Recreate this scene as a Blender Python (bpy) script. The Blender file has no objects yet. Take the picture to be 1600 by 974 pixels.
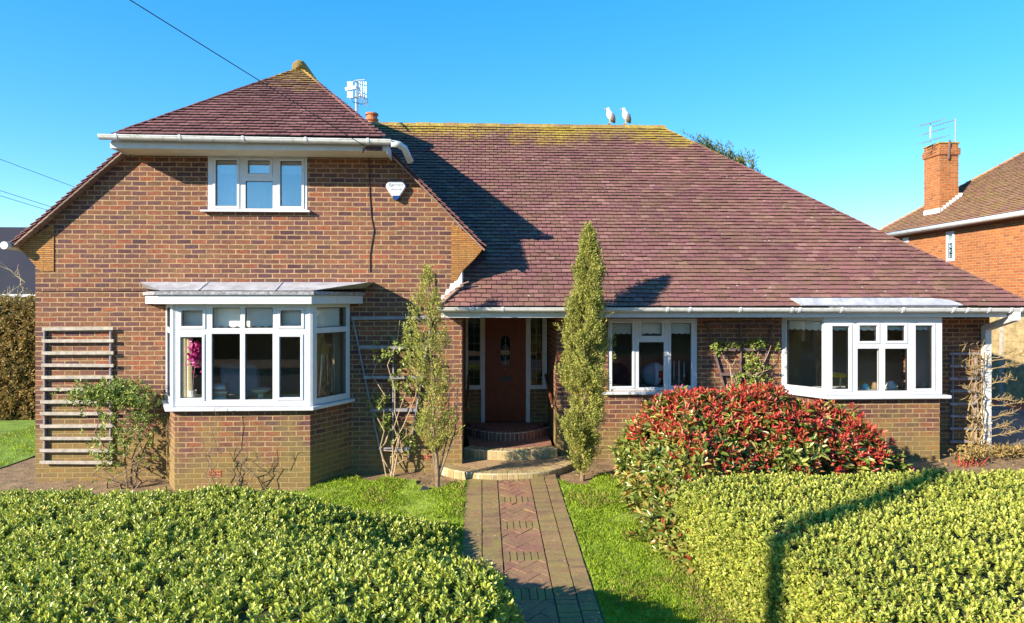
import bpy, bmesh, math, random
import numpy as np
from mathutils import Vector, Matrix
from mathutils.geometry import tessellate_polygon
from mathutils import noise as mn
R = random.Random(7); RN = np.random.default_rng(11)
rad = math.radians
scene = bpy.context.scene
C = scene.collection
# ---------------------------------------------------------------- camera model
F, TH, CZ, HOR = 1050.0, rad(2.6), 2.8, 470.0
SUNV = Vector((-1.5, -1.0, .76)).normalized()
def WX(px, D):
    return math.tan(math.atan((px - 800) / F) + TH) * D
def W(px, py, D):
    u = (px - 800) / F
    X = WX(px, D)
    dep = D / (math.cos(TH) - u * math.sin(TH))
    return Vector((X, D, CZ + (HOR - py) / F * dep))
def WZ(px, py, D): return W(px, py, D).z
def gz(x, y):
    return .11 + .0135 * max(-9, min(11, x)) - .08 * max(0, min(7, 10.1 - y))
# ---------------------------------------------------------------- materials
def new_mat(name):
    m = bpy.data.materials.new(name); m.use_nodes = True
    nt = m.node_tree
    b = nt.nodes['Principled BSDF']
    return m, nt, b
def nd(nt, t, **kw):
    n = nt.nodes.new(t)
    for k, v in kw.items():
        if k in n.inputs:
            n.inputs[k].default_value = v
        else:
            setattr(n, k, v)
    return n
def lk(nt, a, b): nt.links.new(a, b)
def ramp(nt, fac, stops, interp='LINEAR'):
    r = nt.nodes.new('ShaderNodeValToRGB'); cr = r.color_ramp; cr.interpolation = interp
    while len(cr.elements) < len(stops): cr.elements.new(.5)
    for e, (p, c) in zip(cr.elements, stops):
        e.position = p; e.color = (c[0], c[1], c[2], 1) if hasattr(c, '__len__') else (c, c, c, 1)
    if fac is not None: lk(nt, fac, r.inputs['Fac'])
    return r.outputs['Color']
def mix(nt, fac, a, b, mode='MIX'):
    n = nt.nodes.new('ShaderNodeMix'); n.data_type = 'RGBA'; n.blend_type = mode
    for s, v in ((n.inputs[0], fac), (n.inputs[6], a), (n.inputs[7], b)):
        if isinstance(v, (int, float)): s.default_value = v
        elif isinstance(v, tuple): s.default_value = (v[0], v[1], v[2], 1)
        else: lk(nt, v, s)
    return n.outputs[2]
def mth(nt, op, a, b=0.0, clamp=False):
    n = nt.nodes.new('ShaderNodeMath'); n.operation = op; n.use_clamp = clamp
    for s, v in ((n.inputs[0], a), (n.inputs[1], b)):
        if isinstance(v, (int, float)): s.default_value = v
        else: lk(nt, v, s)
    return n.outputs[0]
def noise(nt, vec, scale, detail=3, rough=.55):
    n = nd(nt, 'ShaderNodeTexNoise', Scale=scale, Detail=detail, Roughness=rough)
    if vec is not None: lk(nt, vec, n.inputs['Vector'])
    return n.outputs['Fac']
def geo(nt): return nt.nodes.new('ShaderNodeNewGeometry')
def bump(nt, h, b, strength=.5, dist=.01):
    n = nd(nt, 'ShaderNodeBump', Strength=strength, Distance=dist)
    lk(nt, h, n.inputs['Height']); lk(nt, n.outputs[0], b.inputs['Normal'])

def simple(name, col, rough=.5, var=.12, nscale=6., metal=0., spec=.5, dirt=None, dirt_amt=.5, bumpy=0., coat=0.):
    m, nt, b = new_mat(name)
    g = geo(nt)
    n1 = noise(nt, g.outputs['Position'], nscale, 5)
    lo = tuple(c * (1 - var * 1.6) for c in col); hi = tuple(min(1, c * (1 + var)) for c in col)
    c = ramp(nt, n1, [(.3, lo), (.7, hi)])
    if dirt:
        n2 = noise(nt, g.outputs['Position'], nscale * 2.3, 6, .7)
        f = ramp(nt, n2, [(.52, 0.), (.72, dirt_amt)])
        c = mix(nt, f, c, dirt)
    lk(nt, c, b.inputs['Base Color'])
    b.inputs['Roughness'].default_value = rough; b.inputs['Metallic'].default_value = metal
    b.inputs['Specular IOR Level'].default_value = spec
    if coat: b.inputs['Coat Weight'].default_value = coat
    if bumpy: bump(nt, noise(nt, g.outputs['Position'], nscale * 8, 4), b, .5, bumpy)
    return m

def brick_mat(name, pal, mortar, bw=.225, rh=.075, ms=.011, algae=None, rot=0., bstr=.9):
    m, nt, b = new_mat(name)
    uv = nt.nodes.new('ShaderNodeTexCoord').outputs['UV']
    g = geo(nt); pos = g.outputs['Position']
    wob = nd(nt, 'ShaderNodeTexNoise', Scale=3.5, Detail=2.); lk(nt, uv, wob.inputs['Vector'])
    vm = nd(nt, 'ShaderNodeVectorMath', operation='SUBTRACT'); lk(nt, wob.outputs['Color'], vm.inputs[0]); vm.inputs[1].default_value = (.5, .5, .5)
    vs = nd(nt, 'ShaderNodeVectorMath', operation='SCALE'); lk(nt, vm.outputs[0], vs.inputs[0]); vs.inputs['Scale'].default_value = .018
    va = nd(nt, 'ShaderNodeVectorMath', operation='ADD'); lk(nt, uv, va.inputs[0]); lk(nt, vs.outputs[0], va.inputs[1])
    vec = va.outputs[0]
    if rot:
        mp = nd(nt, 'ShaderNodeMapping'); mp.inputs['Rotation'].default_value = (0, 0, rot); lk(nt, vec, mp.inputs['Vector']); vec = mp.outputs[0]
    bt = nd(nt, 'ShaderNodeTexBrick', Scale=1., **{'Mortar Size': ms, 'Mortar Smooth': .25, 'Brick Width': bw, 'Row Height': rh, 'Color1': (0, 0, 0, 1), 'Color2': (1, 1, 1, 1), 'Mortar': (.5, .5, .5, 1)})
    bt.offset = .5; bt.squash = 1.
    lk(nt, vec, bt.inputs['Vector'])
    col = ramp(nt, bt.outputs['Color'], pal)
    # mottling inside bricks
    n1 = noise(nt, pos, 38, 4, .7)
    col = mix(nt, .75, col, ramp(nt, n1, [(.25, .34), (.5, .95), (.8, 1.7)]), 'MULTIPLY')
    n0 = noise(nt, pos, .9, 4)
    col = mix(nt, .7, col, ramp(nt, n0, [(.3, (.68, .70, .76)), (.7, (1.22, 1.16, 1.05))]), 'MULTIPLY')
    col = mix(nt, ramp(nt, noise(nt, pos, 6.5, 5, .7), [(.5, 0.), (.68, .5)]), col, tuple(c * .6 for c in pal[len(pal) // 2][1]))
    mc = mix(nt, ramp(nt, noise(nt, pos, 9, 5), [(.3, 0.), (.75, 1.)]), mortar, tuple(c * .55 for c in mortar))
    col = mix(nt, bt.outputs['Fac'], col, mc)
    if algae:
        sep = nt.nodes.new('ShaderNodeSeparateXYZ'); lk(nt, pos, sep.inputs[0])
        n2 = noise(nt, pos, 2.2, 5, .6)
        h = mth(nt, 'SUBTRACT', mth(nt, 'MULTIPLY', n2, 2.9), mth(nt, 'MULTIPLY', sep.outputs['Z'], 1.0))
        f = ramp(nt, h, [(.35, 0.), (1., algae[3])])
        col = mix(nt, f, col, algae[:3])
    lk(nt, col, b.inputs['Base Color'])
    b.inputs['Roughness'].default_value = .88; b.inputs['Specular IOR Level'].default_value = .25
    hgt = mth(nt, 'SUBTRACT', mth(nt, 'MULTIPLY', noise(nt, pos, 60, 4), .4), bt.outputs['Fac'])
    bump(nt, hgt, b, bstr, .008)
    return m
PAL = [(0., (.075, .034, .042)), (.13, (.19, .078, .047)), (.26, (.115, .050, .056)), (.4, (.215, .096, .050)), (.53, (.145, .064, .056)), (.66, (.20, .086, .048)), (.8, (.26, .082, .045)), (.87, (.18, .096, .048)), (1., (.095, .046, .052))]
PALO = [(0., (.30, .085, .03)), (.3, (.40, .13, .04)), (.55, (.33, .11, .045)), (.8, (.46, .16, .05)), (1., (.24, .08, .04))]
M = {}
M['brick'] = brick_mat('wall brick', PAL, (.41, .27, .145), ms=.0095, algae=(.25, .20, .055, .5))
M['brick_far'] = brick_mat('orange brick', PALO, (.42, .25, .12))
M['creasing'] = brick_mat('tile creasing', [(0., (.42, .19, .05)), (.5, (.5, .25, .08)), (1., (.36, .15, .05))], (.20, .10, .04), bw=.24, rh=.03, ms=.005)
M['step_top'] = brick_mat('step paving', [(0., (.40, .23, .13)), (.5, (.46, .30, .15)), (1., (.34, .18, .11))], (.40, .32, .17), bw=.215, rh=.085, rot=rad(45))

def island_mat(name, pal, rough=.85, mott=.6, nscale=30., lichen=None, specks=None, spec=.3, bumpd=.004, moss=None):
    m, nt, b = new_mat(name)
    g = geo(nt); pos = g.outputs['Position']
    col = ramp(nt, g.outputs['Random Per Island'], pal)
    col = mix(nt, mott, col, ramp(nt, noise(nt, pos, nscale, 5, .7), [(.25, .5), (.5, .95), (.8, 1.6)]), 'MULTIPLY')
    col = mix(nt, .6, col, ramp(nt, noise(nt, pos, .7, 4), [(.3, (.75, .75, .8)), (.7, (1.2, 1.15, 1.1))]), 'MULTIPLY')
    if lichen:   # growth thickening towards the ridge
        z0, z1, lc, amt = lichen
        sep = nt.nodes.new('ShaderNodeSeparateXYZ'); lk(nt, pos, sep.inputs[0])
        t = mth(nt, 'DIVIDE', mth(nt, 'SUBTRACT', sep.outputs['Z'], z0), z1 - z0)
        n2 = noise(nt, pos, 7., 6, .75); n3 = noise(nt, pos, 1.1, 4, .6)
        s = mth(nt, 'ADD', t, mth(nt, 'ADD', mth(nt, 'MULTIPLY', mth(nt, 'SUBTRACT', n2, .5), 1.9), mth(nt, 'MULTIPLY', mth(nt, 'SUBTRACT', n3, .5), 1.5)))
        f = ramp(nt, s, [(.45, 0.), (1., amt)])
        lcol = mix(nt, noise(nt, pos, 16, 3), lc, tuple(c * .5 for c in lc))
        col = mix(nt, f, col, lcol)
    if moss:
        f = ramp(nt, noise(nt, pos, 3.2, 6, .7), [(.42, 0.), (.66, moss[3])])
        col = mix(nt, f, col, moss[:3])
    if specks:
        v = nd(nt, 'ShaderNodeTexVoronoi', Scale=specks[0], Randomness=1.); lk(nt, pos, v.inputs['Vector'])
        n4 = noise(nt, pos, 2.5, 3)
        f = mth(nt, 'MULTIPLY', ramp(nt, v.outputs['Distance'], [(.06, 1.), (.15, 0.)]), ramp(nt, n4, [(.5, 0.), (.6, 1.)]))
        col = mix(nt, f, col, specks[1])
    lk(nt, col, b.inputs['Base Color'])
    b.inputs['Roughness'].default_value = rough; b.inputs['Specular IOR Level'].default_value = spec
    bump(nt, noise(nt, pos, 90, 4), b, .6, bumpd)
    return m
TPAL = [(0., (.19, .080, .080)), (.25, (.24, .106, .100)), (.5, (.205, .088, .088)), (.62, (.30, .15, .13)), (.7, (.22, .095, .09)), (.88, (.17, .070, .073)), (1., (.23, .10, .096))]
YL = (.54, .37, .045)
M['tile_main'] = island_mat('main roof tile', TPAL, lichen=(5.55, 6.6, YL, .97), specks=(7., (.48, .44, .42)), mott=.9, nscale=55, moss=(.2, .16, .05, .35))
M['tile_gable'] = island_mat('gable roof tile', [(p, tuple(c * .92 for c in q)) for p, q in TPAL], lichen=(5.9, 7.2, YL, .8))
M['tile_far'] = island_mat('neighbour roof tile', [(0., (.26, .12, .08)), (.5, (.33, .17, .11)), (1., (.29, .14, .10))], moss=(.36, .29, .05, .55))
M['tile_dark'] = island_mat('slate', [(0., (.016, .018, .03)), (1., (.03, .028, .04))])
M['tile_edge'] = simple('shadow line tile edge', (.055, .032, .033), .9, .4, 30)  # dark tail faces paint in the shadow line under each tile course
M['ridge'] = island_mat('ridge tile', [(0., (.34, .23, .07)), (.5, (.40, .31, .06)), (1., (.26, .17, .08))], mott=.95, nscale=16, moss=(.15, .075, .05, .6))
M['verge'] = island_mat('verge tile', [(0., (.20, .12, .10)), (1., (.30, .2, .15))])
M['path_band'] = island_mat('mossy path brick', [(0., (.22, .135, .075)), (.5, (.27, .17, .085)), (1., (.18, .11, .07))], moss=(.24, .21, .06, .7), specks=(13., (.6, .58, .5)), mott=.8)
M['path_red'] = island_mat('red path brick', [(0., (.26, .125, .08)), (.5, (.29, .15, .09)), (1., (.22, .105, .08))], mott=.8, moss=(.26, .19, .08, .6))
M['step_edge'] = island_mat('step edge brick', [(0., (.34, .24, .12)), (.5, (.44, .32, .16)), (1., (.28, .19, .11))], moss=(.33, .29, .09, .65), mott=.8)
M['mortar_s'] = simple('step mortar', (.52, .44, .30), .9, .2, 20)
M['step_red'] = brick_mat('red step paving', [(0., (.30, .10, .075)), (.5, (.36, .15, .10)), (1., (.22, .075, .07))], (.34, .24, .16), bw=.215, rh=.085, rot=rad(45))
M['step_edge_r'] = island_mat('red step edge brick', [(0., (.20, .075, .06)), (.5, (.28, .12, .08)), (1., (.15, .055, .055))], mott=.7)
M['jointdirt'] = simple('joint dirt', (.12, .09, .055), .95, .3, 20)
M['upvc'] = simple('white plastic frame', (.57, .58, .60), .35, .04, 4, dirt=(.36, .35, .31), dirt_amt=.22)
M['upvc_g'] = simple('white plastic gutter', (.60, .60, .58), .4, .05, 5, dirt=(.26, .25, .14), dirt_amt=.75)
M['paint'] = simple('white paint', (.58, .58, .57), .45, .05, 4, dirt=(.36, .34, .28), dirt_amt=.4)
M['soffit'] = simple('cream soffit', (.62, .56, .42), .6, .06, 5)
M['lead'] = simple('lead sheet', (.46, .45, .47), .5, .2, 5, metal=.15, dirt=(.66, .63, .62), dirt_amt=.6, bumpy=.01)
M['lead_d'] = simple('felt edge', (.28, .27, .29), .8, .4, 18, dirt=(.75, .73, .72), dirt_amt=.9, bumpy=.02)
M['mortar'] = simple('white mortar flashing', (.72, .70, .66), .8, .1, 9, dirt=(.5, .45, .38), dirt_amt=.5)
M['rubber'] = simple('dark gasket', (.02, .02, .022), .6, .1)
M['door'] = simple('varnished mahogany', (.18, .038, .012), .42, .1, 9, spec=.3)
M['black'] = simple('black metal', (.02, .02, .022), .4, .1)
M['wood_w'] = simple('whitewashed timber', (.40, .35, .29), .8, .2, 12, dirt=(.3, .26, .2), dirt_amt=.6)
M['wood_g'] = simple('grey weathered timber', (.26, .24, .27), .85, .2, 12)
M['wood_b'] = simple('brown weathered timber', (.15, .10, .095), .85, .25, 12)
M['rail'] = simple('varnished rail', (.16, .05, .02), .35, .2, 12)
M['terracotta'] = simple('terracotta', (.45, .15, .06), .8, .2, 14, dirt=(.15, .09, .06), dirt_amt=.6)
M['alu'] = simple('aluminium', (.55, .56, .58), .35, .08, 10, metal=.7)
M['soil'] = simple('bare soil', (.25, .155, .075), .95, .3, 5, dirt=(.34, .25, .13), dirt_amt=.8, bumpy=.04)
M['lawnbase'] = simple('lawn thatch', (.24, .31, .03), .95, .25, 6, bumpy=.02)
M['lawn_far'] = simple('far lawn', (.17, .27, .025), .9, .25, 3, bumpy=.03)
M['tarmac'] = simple('asphalt', (.055, .055, .058), .9, .15, 6, bumpy=.005)
M['drive'] = simple('driveway block', (.16, .14, .125), .9, .2, 4, bumpy=.01)
M['roomwall'] = simple('room wall', (.46, .38, .26), .9, .05, 2)
M['roomfloor'] = simple('carpet', (.16, .10, .07), .95, .1, 20)
M['cream'] = simple('cream cloth', (.70, .64, .48), .9, .08, 6)
M['blind'] = simple('pale blind', (.80, .82, .76), .85, .04, 6)
M['bark'] = simple('bark', (.22, .15, .09), .9, .3, 25, bumpy=.01)
M['bark_p'] = simple('pale bark', (.46, .34, .2), .9, .25, 25, bumpy=.01)
M['bark_d'] = simple('dark stem', (.26, .15, .11), .8, .25, 25)
M['vine'] = simple('dry vine', (.33, .23, .10), .85, .25, 22)
M['redstem'] = simple('red stems', (.36, .05, .03), .6, .3, 20)
M['gull'] = simple('white feathers', (.80, .80, .78), .8, .04, 12)
M['gullwing'] = simple('grey feathers', (.22, .19, .18), .8, .15, 12)
M['beak'] = simple('yellow beak', (.5, .33, .08), .5)
M['cable'] = simple('cable sheath', (.015, .015, .018), .5)
M['cable_r'] = simple('old wall cable', (.06, .025, .022), .7)

def glass_mat(name, base, col=(1, 1, 1)):
    m, nt, b = new_mat(name); nt.nodes.remove(b)
    out = nt.nodes['Material Output']
    fr = nd(nt, 'ShaderNodeFresnel', IOR=1.5)
    f = mth(nt, 'ADD', mth(nt, 'MULTIPLY', fr.outputs[0], 1.2), base, True)
    tr = nd(nt, 'ShaderNodeBsdfTransparent', Color=(col[0], col[1], col[2], 1)); gl = nd(nt, 'ShaderNodeBsdfGlossy', Roughness=.0)
    g = geo(nt)
    bp = nd(nt, 'ShaderNodeBump', Strength=.04, Distance=.02); lk(nt, noise(nt, g.outputs['Position'], 1.7, 1), bp.inputs['Height']); lk(nt, bp.outputs[0], gl.inputs['Normal'])
    mx = nt.nodes.new('ShaderNodeMixShader'); lk(nt, f, mx.inputs[0]); lk(nt, tr.outputs[0], mx.inputs[1]); lk(nt, gl.outputs[0], mx.inputs[2])
    lk(nt, mx.outputs[0], out.inputs['Surface'])
    return m
M['glass'] = glass_mat('window glass', .015, (.97, .98, .97))
M['glass_up'] = glass_mat('coated upstairs glass', .34, (.75, .85, 1.))
M['glass_dk'] = glass_mat('leaded glass', .03, (.35, .38, .36))

def leaf_mat(name, pal, rough=.42, spec=.45, trans=.25, patch=None):
    m, nt, b = new_mat(name)
    g = geo(nt)
    col = ramp(nt, g.outputs['Random Per Island'], pal)
    col = mix(nt, .5, col, ramp(nt, noise(nt, g.outputs['Position'], 2.2, 3), [(.3, (.7, .75, .7)), (.7, (1.25, 1.2, 1.1))]), 'MULTIPLY')
    lk(nt, col, b.inputs['Base Color']); b.inputs['Roughness'].default_value = rough; b.inputs['Specular IOR Level'].default_value = spec
    tl = nt.nodes.new('ShaderNodeBsdfTranslucent'); lk(nt, col, tl.inputs['Color'])
    mx = nt.nodes.new('ShaderNodeMixShader'); mx.inputs[0].default_value = trans
    lk(nt, b.outputs[0], mx.inputs[1]); lk(nt, tl.outputs[0], mx.inputs[2])
    lk(nt, mx.outputs[0], nt.nodes['Material Output'].inputs['Surface'])
    return m
M['leaf_hl'] = leaf_mat('dark hedge leaf', [(0., (.08, .12, .02)), (.2, (.22, .29, .04)), (.6, (.38, .44, .06)), (.92, (.46, .50, .09)), (1., (.46, .33, .08))], .36, .55)
M['leaf_hr'] = leaf_mat('bright hedge leaf', [(0., (.14, .18, .03)), (.3, (.28, .33, .05)), (.7, (.40, .44, .07)), (.95, (.48, .48, .11)), (1., (.38, .24, .08))], .42, .5)
M['leaf_hlt'] = leaf_mat('left hedge young leaf', [(0., (.32, .38, .06)), (.5, (.50, .54, .09)), (.95, (.60, .62, .14)), (1., (.5, .36, .12))], .34, .6)
M['leaf_hrt'] = leaf_mat('right hedge young leaf', [(0., (.34, .38, .06)), (.5, (.50, .52, .09)), (.95, (.60, .60, .14)), (1., (.45, .30, .10))], .38, .55)
M['leaf_ph'] = leaf_mat('photinia green leaf', [(0., (.08, .12, .02)), (.35, (.20, .26, .045)), (.7, (.36, .38, .08)), (.9, (.40, .32, .10)), (1., (.42, .17, .06))], .3, .6)
M['leaf_red'] = leaf_mat('photinia red leaf', [(0., (.32, .025, .025)), (.4, (.52, .05, .04)), (.75, (.62, .12, .06)), (1., (.5, .22, .08))], .34, .5)
M['leaf_con'] = leaf_mat('conifer scale leaf', [(0., (.15, .17, .035)), (.4, (.30, .32, .065)), (.8, (.45, .44, .10)), (1., (.50, .41, .13))], .7, .25)
M['leaf_cl'] = leaf_mat('climber leaf', [(0., (.11, .17, .03)), (.5, (.24, .32, .06)), (1., (.42, .42, .11))], .4, .5)
M['leaf_dry'] = leaf_mat('beech hedge leaf', [(0., (.20, .14, .05)), (.4, (.33, .23, .08)), (.8, (.44, .30, .12)), (1., (.24, .22, .06))], .7, .2)
M['leaf_tree'] = leaf_mat('cypress leaf', [(0., (.05, .08, .03)), (.6, (.12, .16, .04)), (1., (.25, .26, .05))], .7, .2)
M['grass'] = leaf_mat('grass blade', [(0., (.22, .34, .02)), (.5, (.36, .50, .035)), (.9, (.46, .58, .06)), (1., (.56, .52, .14))], .5, .3, .35)
M['grass_dry'] = leaf_mat('dry grass blade', [(0., (.30, .24, .07)), (.5, (.42, .38, .10)), (1., (.5, .42, .18))], .6, .3, .3)
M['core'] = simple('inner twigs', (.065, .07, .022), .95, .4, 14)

# ---------------------------------------------------------------- mesh helpers
class MB:
    def __init__(s): s.v = []; s.f = []; s.m = []
    def add(s, vs, fs, mi=0):
        o = len(s.v); s.v += [tuple(v) for v in vs]
        for f in fs: s.f.append([i + o for i in f]); s.m.append(mi)
    def obox(s, o, a, b, c, mi=0):
        o, a, b, c = Vector(o), Vector(a), Vector(b), Vector(c)
        vs = [o, o + a, o + a + b, o + b, o + c, o + a + c, o + a + b + c, o + b + c]
        s.add(vs, [(0, 3, 2, 1), (4, 5, 6, 7), (0, 1, 5, 4), (1, 2, 6, 5), (2, 3, 7, 6), (3, 0, 4, 7)], mi)
    def box(s, x0, x1, y0, y1, z0, z1, mi=0):
        s.obox((x0, y0, z0), (x1 - x0, 0, 0), (0, y1 - y0, 0), (0, 0, z1 - z0), mi)
    def quad(s, a, b, c, d, mi=0): s.add([a, b, c, d], [(0, 1, 2, 3)], mi)
    def beam(s, p, q, w, h, up=(0, 0, 1), mi=0):
        p, q = Vector(p), Vector(q); d = (q - p).normalized(); up = Vector(up)
        sd = d.cross(up)
        if sd.length < 1e-4: sd = d.cross(Vector((0, 1, 0)))
        sd.normalize(); u2 = sd.cross(d)
        s.obox(p - sd * w / 2 - u2 * h / 2, q - p, sd * w, u2 * h, mi)
    def tube(s, pts, rr, n=6, mi=0, cap=True):
        pts = [Vector(p) for p in pts]
        if not hasattr(rr, '__len__'): rr = [rr] * len(pts)
        o = len(s.v); ref = None
        for i, p in enumerate(pts):
            t = (pts[min(i + 1, len(pts) - 1)] - pts[max(i - 1, 0)])
            t = t.normalized() if t.length > 1e-7 else Vector((0, 0, 1))
            if ref is None:
                ref = t.cross(Vector((.31, .17, .93)))
                if ref.length < .05: ref = t.cross(Vector((1, 0, 0)))
            a = (ref - t * ref.dot(t)).normalized(); ref = a; b = t.cross(a)
            for k in range(n):
                th = 2 * math.pi * k / n
                s.v.append(tuple(p + (a * math.cos(th) + b * math.sin(th)) * rr[i]))
        for i in range(len(pts) - 1):
            for k in range(n):
                k2 = (k + 1) % n
                s.f.append([o + i * n + k, o + i * n + k2, o + (i + 1) * n + k2, o + (i + 1) * n + k]); s.m.append(mi)
        if cap:
            s.f.append([o + k for k in range(n)][::-1]); s.m.append(mi)
            s.f.append([o + (len(pts) - 1) * n + k for k in range(n)]); s.m.append(mi)
    def lathe(s, prof, c, n=14, mi=0, axis=None):
        s.tube_profile([(Vector(c) + Vector((0, 0, z)), r) for r, z in prof], n, mi)
    def tube_profile(s, pr, n=14, mi=0):
        o = len(s.v)
        for p, r in pr:
            for k in range(n):
                th = 2 * math.pi * k / n
                s.v.append((p.x + r * math.cos(th), p.y + r * math.sin(th), p.z))
        for i in range(len(pr) - 1):
            for k in range(n):
                k2 = (k + 1) % n
                s.f.append([o + i * n + k, o + i * n + k2, o + (i + 1) * n + k2, o + (i + 1) * n + k]); s.m.append(mi)
        s.f.append([o + k for k in range(n)][::-1]); s.m.append(mi)
        s.f.append([o + (len(pr) - 1) * n + k for k in range(n)]); s.m.append(mi)
    def prism(s, outer, o, u, v, dep, holes=(), mi=0):
        """2-D outline (with holes) in the frame o,u,v swept along the vector dep"""
        o, u, v, dep = Vector(o), Vector(u), Vector(v), Vector(dep)
        loops = [[Vector((p[0], p[1], 0)) for p in outer]] + [[Vector((p[0], p[1], 0)) for p in h] for h in holes]
        flat = [p for l in loops for p in l]; n = len(flat)
        tris = tessellate_polygon(loops)
        vs = [o + u * p.x + v * p.y for p in flat]
        vs += [w + dep for w in vs]
        fs = [tuple(t) for t in tris] + [tuple(i + n for i in reversed(t)) for t in tris]
        k = 0
        for l in loops:
            m = len(l)
            for i in range(m):
                a, b = k + i, k + (i + 1) % m
                fs.append((a, b, b + n, a + n))
            k += m
        s.add(vs, fs, mi)
    def build(s, name, mats, parent=None, smooth=False, recalc=True, bevel=0.):
        if not isinstance(mats, (list, tuple)): mats = [mats]
        off = Vector((0, 0, 0)); p = parent
        while p is not None: off += p.location; p = p.parent
        me = bpy.data.meshes.new(name)
        me.from_pydata(s.v, [], s.f)
        for m in mats: me.materials.append(m)
        me.polygons.foreach_set('material_index', s.m)
        if recalc:
            bm = bmesh.new(); bm.from_mesh(me); bmesh.ops.recalc_face_normals(bm, faces=bm.faces); bm.to_mesh(me); bm.free()
        uv = me.uv_layers.new(name='UVMap').data
        for poly in me.polygons:
            nrm = poly.normal
            if abs(nrm.z) < .75:
                t = Vector((-nrm.y, nrm.x, 0)).normalized()
                for li in poly.loop_indices:
                    c = me.vertices[me.loops[li].vertex_index].co
                    uv[li].uv = (c.dot(t), c.z)
            else:
                for li in poly.loop_indices:
                    c = me.vertices[me.loops[li].vertex_index].co
                    uv[li].uv = (c.x, c.y)
        if off.length > 0:
            me.transform(Matrix.Translation(-off))
        if smooth: me.polygons.foreach_set('use_smooth', [True] * len(me.polygons))
        o = bpy.data.objects.new(name, me); C.objects.link(o)
        if parent is not None: o.parent = parent
        if bevel:
            b = o.modifiers.new('Bevel', 'BEVEL'); b.width = bevel; b.segments = 1; b.limit_method = 'ANGLE'
        return o
def tag(o, label=None, cat=None, group=None, kind=None):
    if label: o['label'] = label
    if cat: o['category'] = cat
    if group: o['group'] = group
    if kind: o['kind'] = kind
    return o
def thing(name, label, cat, loc=(0, 0, 0), group=None):
    o = bpy.data.objects.new(name, None); C.objects.link(o); o.location = loc; o.empty_display_size = .1
    return tag(o, label, cat, group)

def leaf_obj(name, P, D, N, L, Wd, mats, mi=None, parent=None, fold=.25, curl=.12, simple_leaf=False):
    P = np.asarray(P, float); D = np.asarray(D, float); N = np.asarray(N, float)
    n = len(P); L = np.broadcast_to(np.asarray(L, float), (n,))[:, None]; Wd = np.broadcast_to(np.asarray(Wd, float), (n,))[:, None]
    D = D / (np.linalg.norm(D, axis=1, keepdims=True) + 1e-9)
    S = np.cross(D, N); S /= (np.linalg.norm(S, axis=1, keepdims=True) + 1e-9)
    N = np.cross(S, D)
    if simple_leaf:
        k = 4
        V = np.stack([P, P + D * L * .45 + S * Wd * .5 + N * Wd * fold, P + D * L - N * L * curl, P + D * L * .45 - S * Wd * .5 + N * Wd * fold], 1)
        loops = np.arange(n * 4, dtype=np.int32).reshape(n, 4)[:, [0, 1, 2, 0, 2, 3]].ravel(); per = 2; sz = 3
    else:
        k = 6
        V = np.stack([P, P + D * L * .3 + S * Wd * .45 + N * Wd * fold, P + D * L * .68 + S * Wd * .42 + N * (Wd * fold - L * curl * .4),
                      P + D * L - N * L * curl, P + D * L * .68 - S * Wd * .42 + N * (Wd * fold - L * curl * .4), P + D * L * .3 - S * Wd * .45 + N * Wd * fold], 1)
        loops = np.arange(n * 6, dtype=np.int32).reshape(n, 6)[:, [0, 1, 2, 3, 0, 3, 4, 5]].ravel(); per = 2; sz = 4
    V = V.reshape(-1, 3)
    off = np.zeros(3); p = parent
    while p is not None: off += np.array(p.location); p = p.parent
    V = V - off
    me = bpy.data.meshes.new(name)
    me.vertices.add(len(V)); me.vertices.foreach_set('co', V.ravel().astype(np.float32))
    me.loops.add(len(loops)); me.loops.foreach_set('vertex_index', loops)
    npoly = n * per
    me.polygons.add(npoly); me.polygons.foreach_set('loop_start', np.arange(npoly, dtype=np.int32) * sz)
    try: me.polygons.foreach_set('loop_total', np.full(npoly, sz, dtype=np.int32))
    except Exception: pass
    if not isinstance(mats, (list, tuple)): mats = [mats]
    for m in mats: me.materials.append(m)
    if mi is not None: me.polygons.foreach_set('material_index', np.repeat(np.asarray(mi, dtype=np.int32), per))
    me.update(calc_edges=True); me.validate()
    o = bpy.data.objects.new(name, me); C.objects.link(o)
    if parent is not None: o.parent = parent
    return o
def unit(a): return a / (np.linalg.norm(a, axis=-1, keepdims=True) + 1e-9)
def shoots(P, A, k, length, l, w, tilt0=.35, tilt1=1.25, jl=.3):
    """rosettes: k leaves around each shoot axis A standing at P"""
    n = len(P); A = unit(A)
    ref = unit(np.cross(A, RN.normal(size=(n, 3)))); ref2 = np.cross(A, ref)
    ps, ds, ns, ls, ws = [], [], [], [], []
    for j in range(k):
        t = j / max(1, k - 1)
        az = j * 2.4 + RN.uniform(-.4, .4, n)
        rd = ref * np.cos(az)[:, None] + ref2 * np.sin(az)[:, None]
        tl = (tilt1 + (tilt0 - tilt1) * t + RN.uniform(-.3, .3, n))[:, None]
        d = A * np.cos(tl) + rd * np.sin(tl); nn = A * np.sin(tl) - rd * np.cos(tl)
        ps.append(P + A * (length * (t - .6)) + rd * .004); ds.append(d); ns.append(nn)
        s = RN.uniform(1 - jl, 1 + jl, n) * (1.1 - .35 * t); ls.append(l * s); ws.append(w * s)
    return np.concatenate(ps), np.concatenate(ds), np.concatenate(ns), np.concatenate(ls), np.concatenate(ws)

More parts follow.
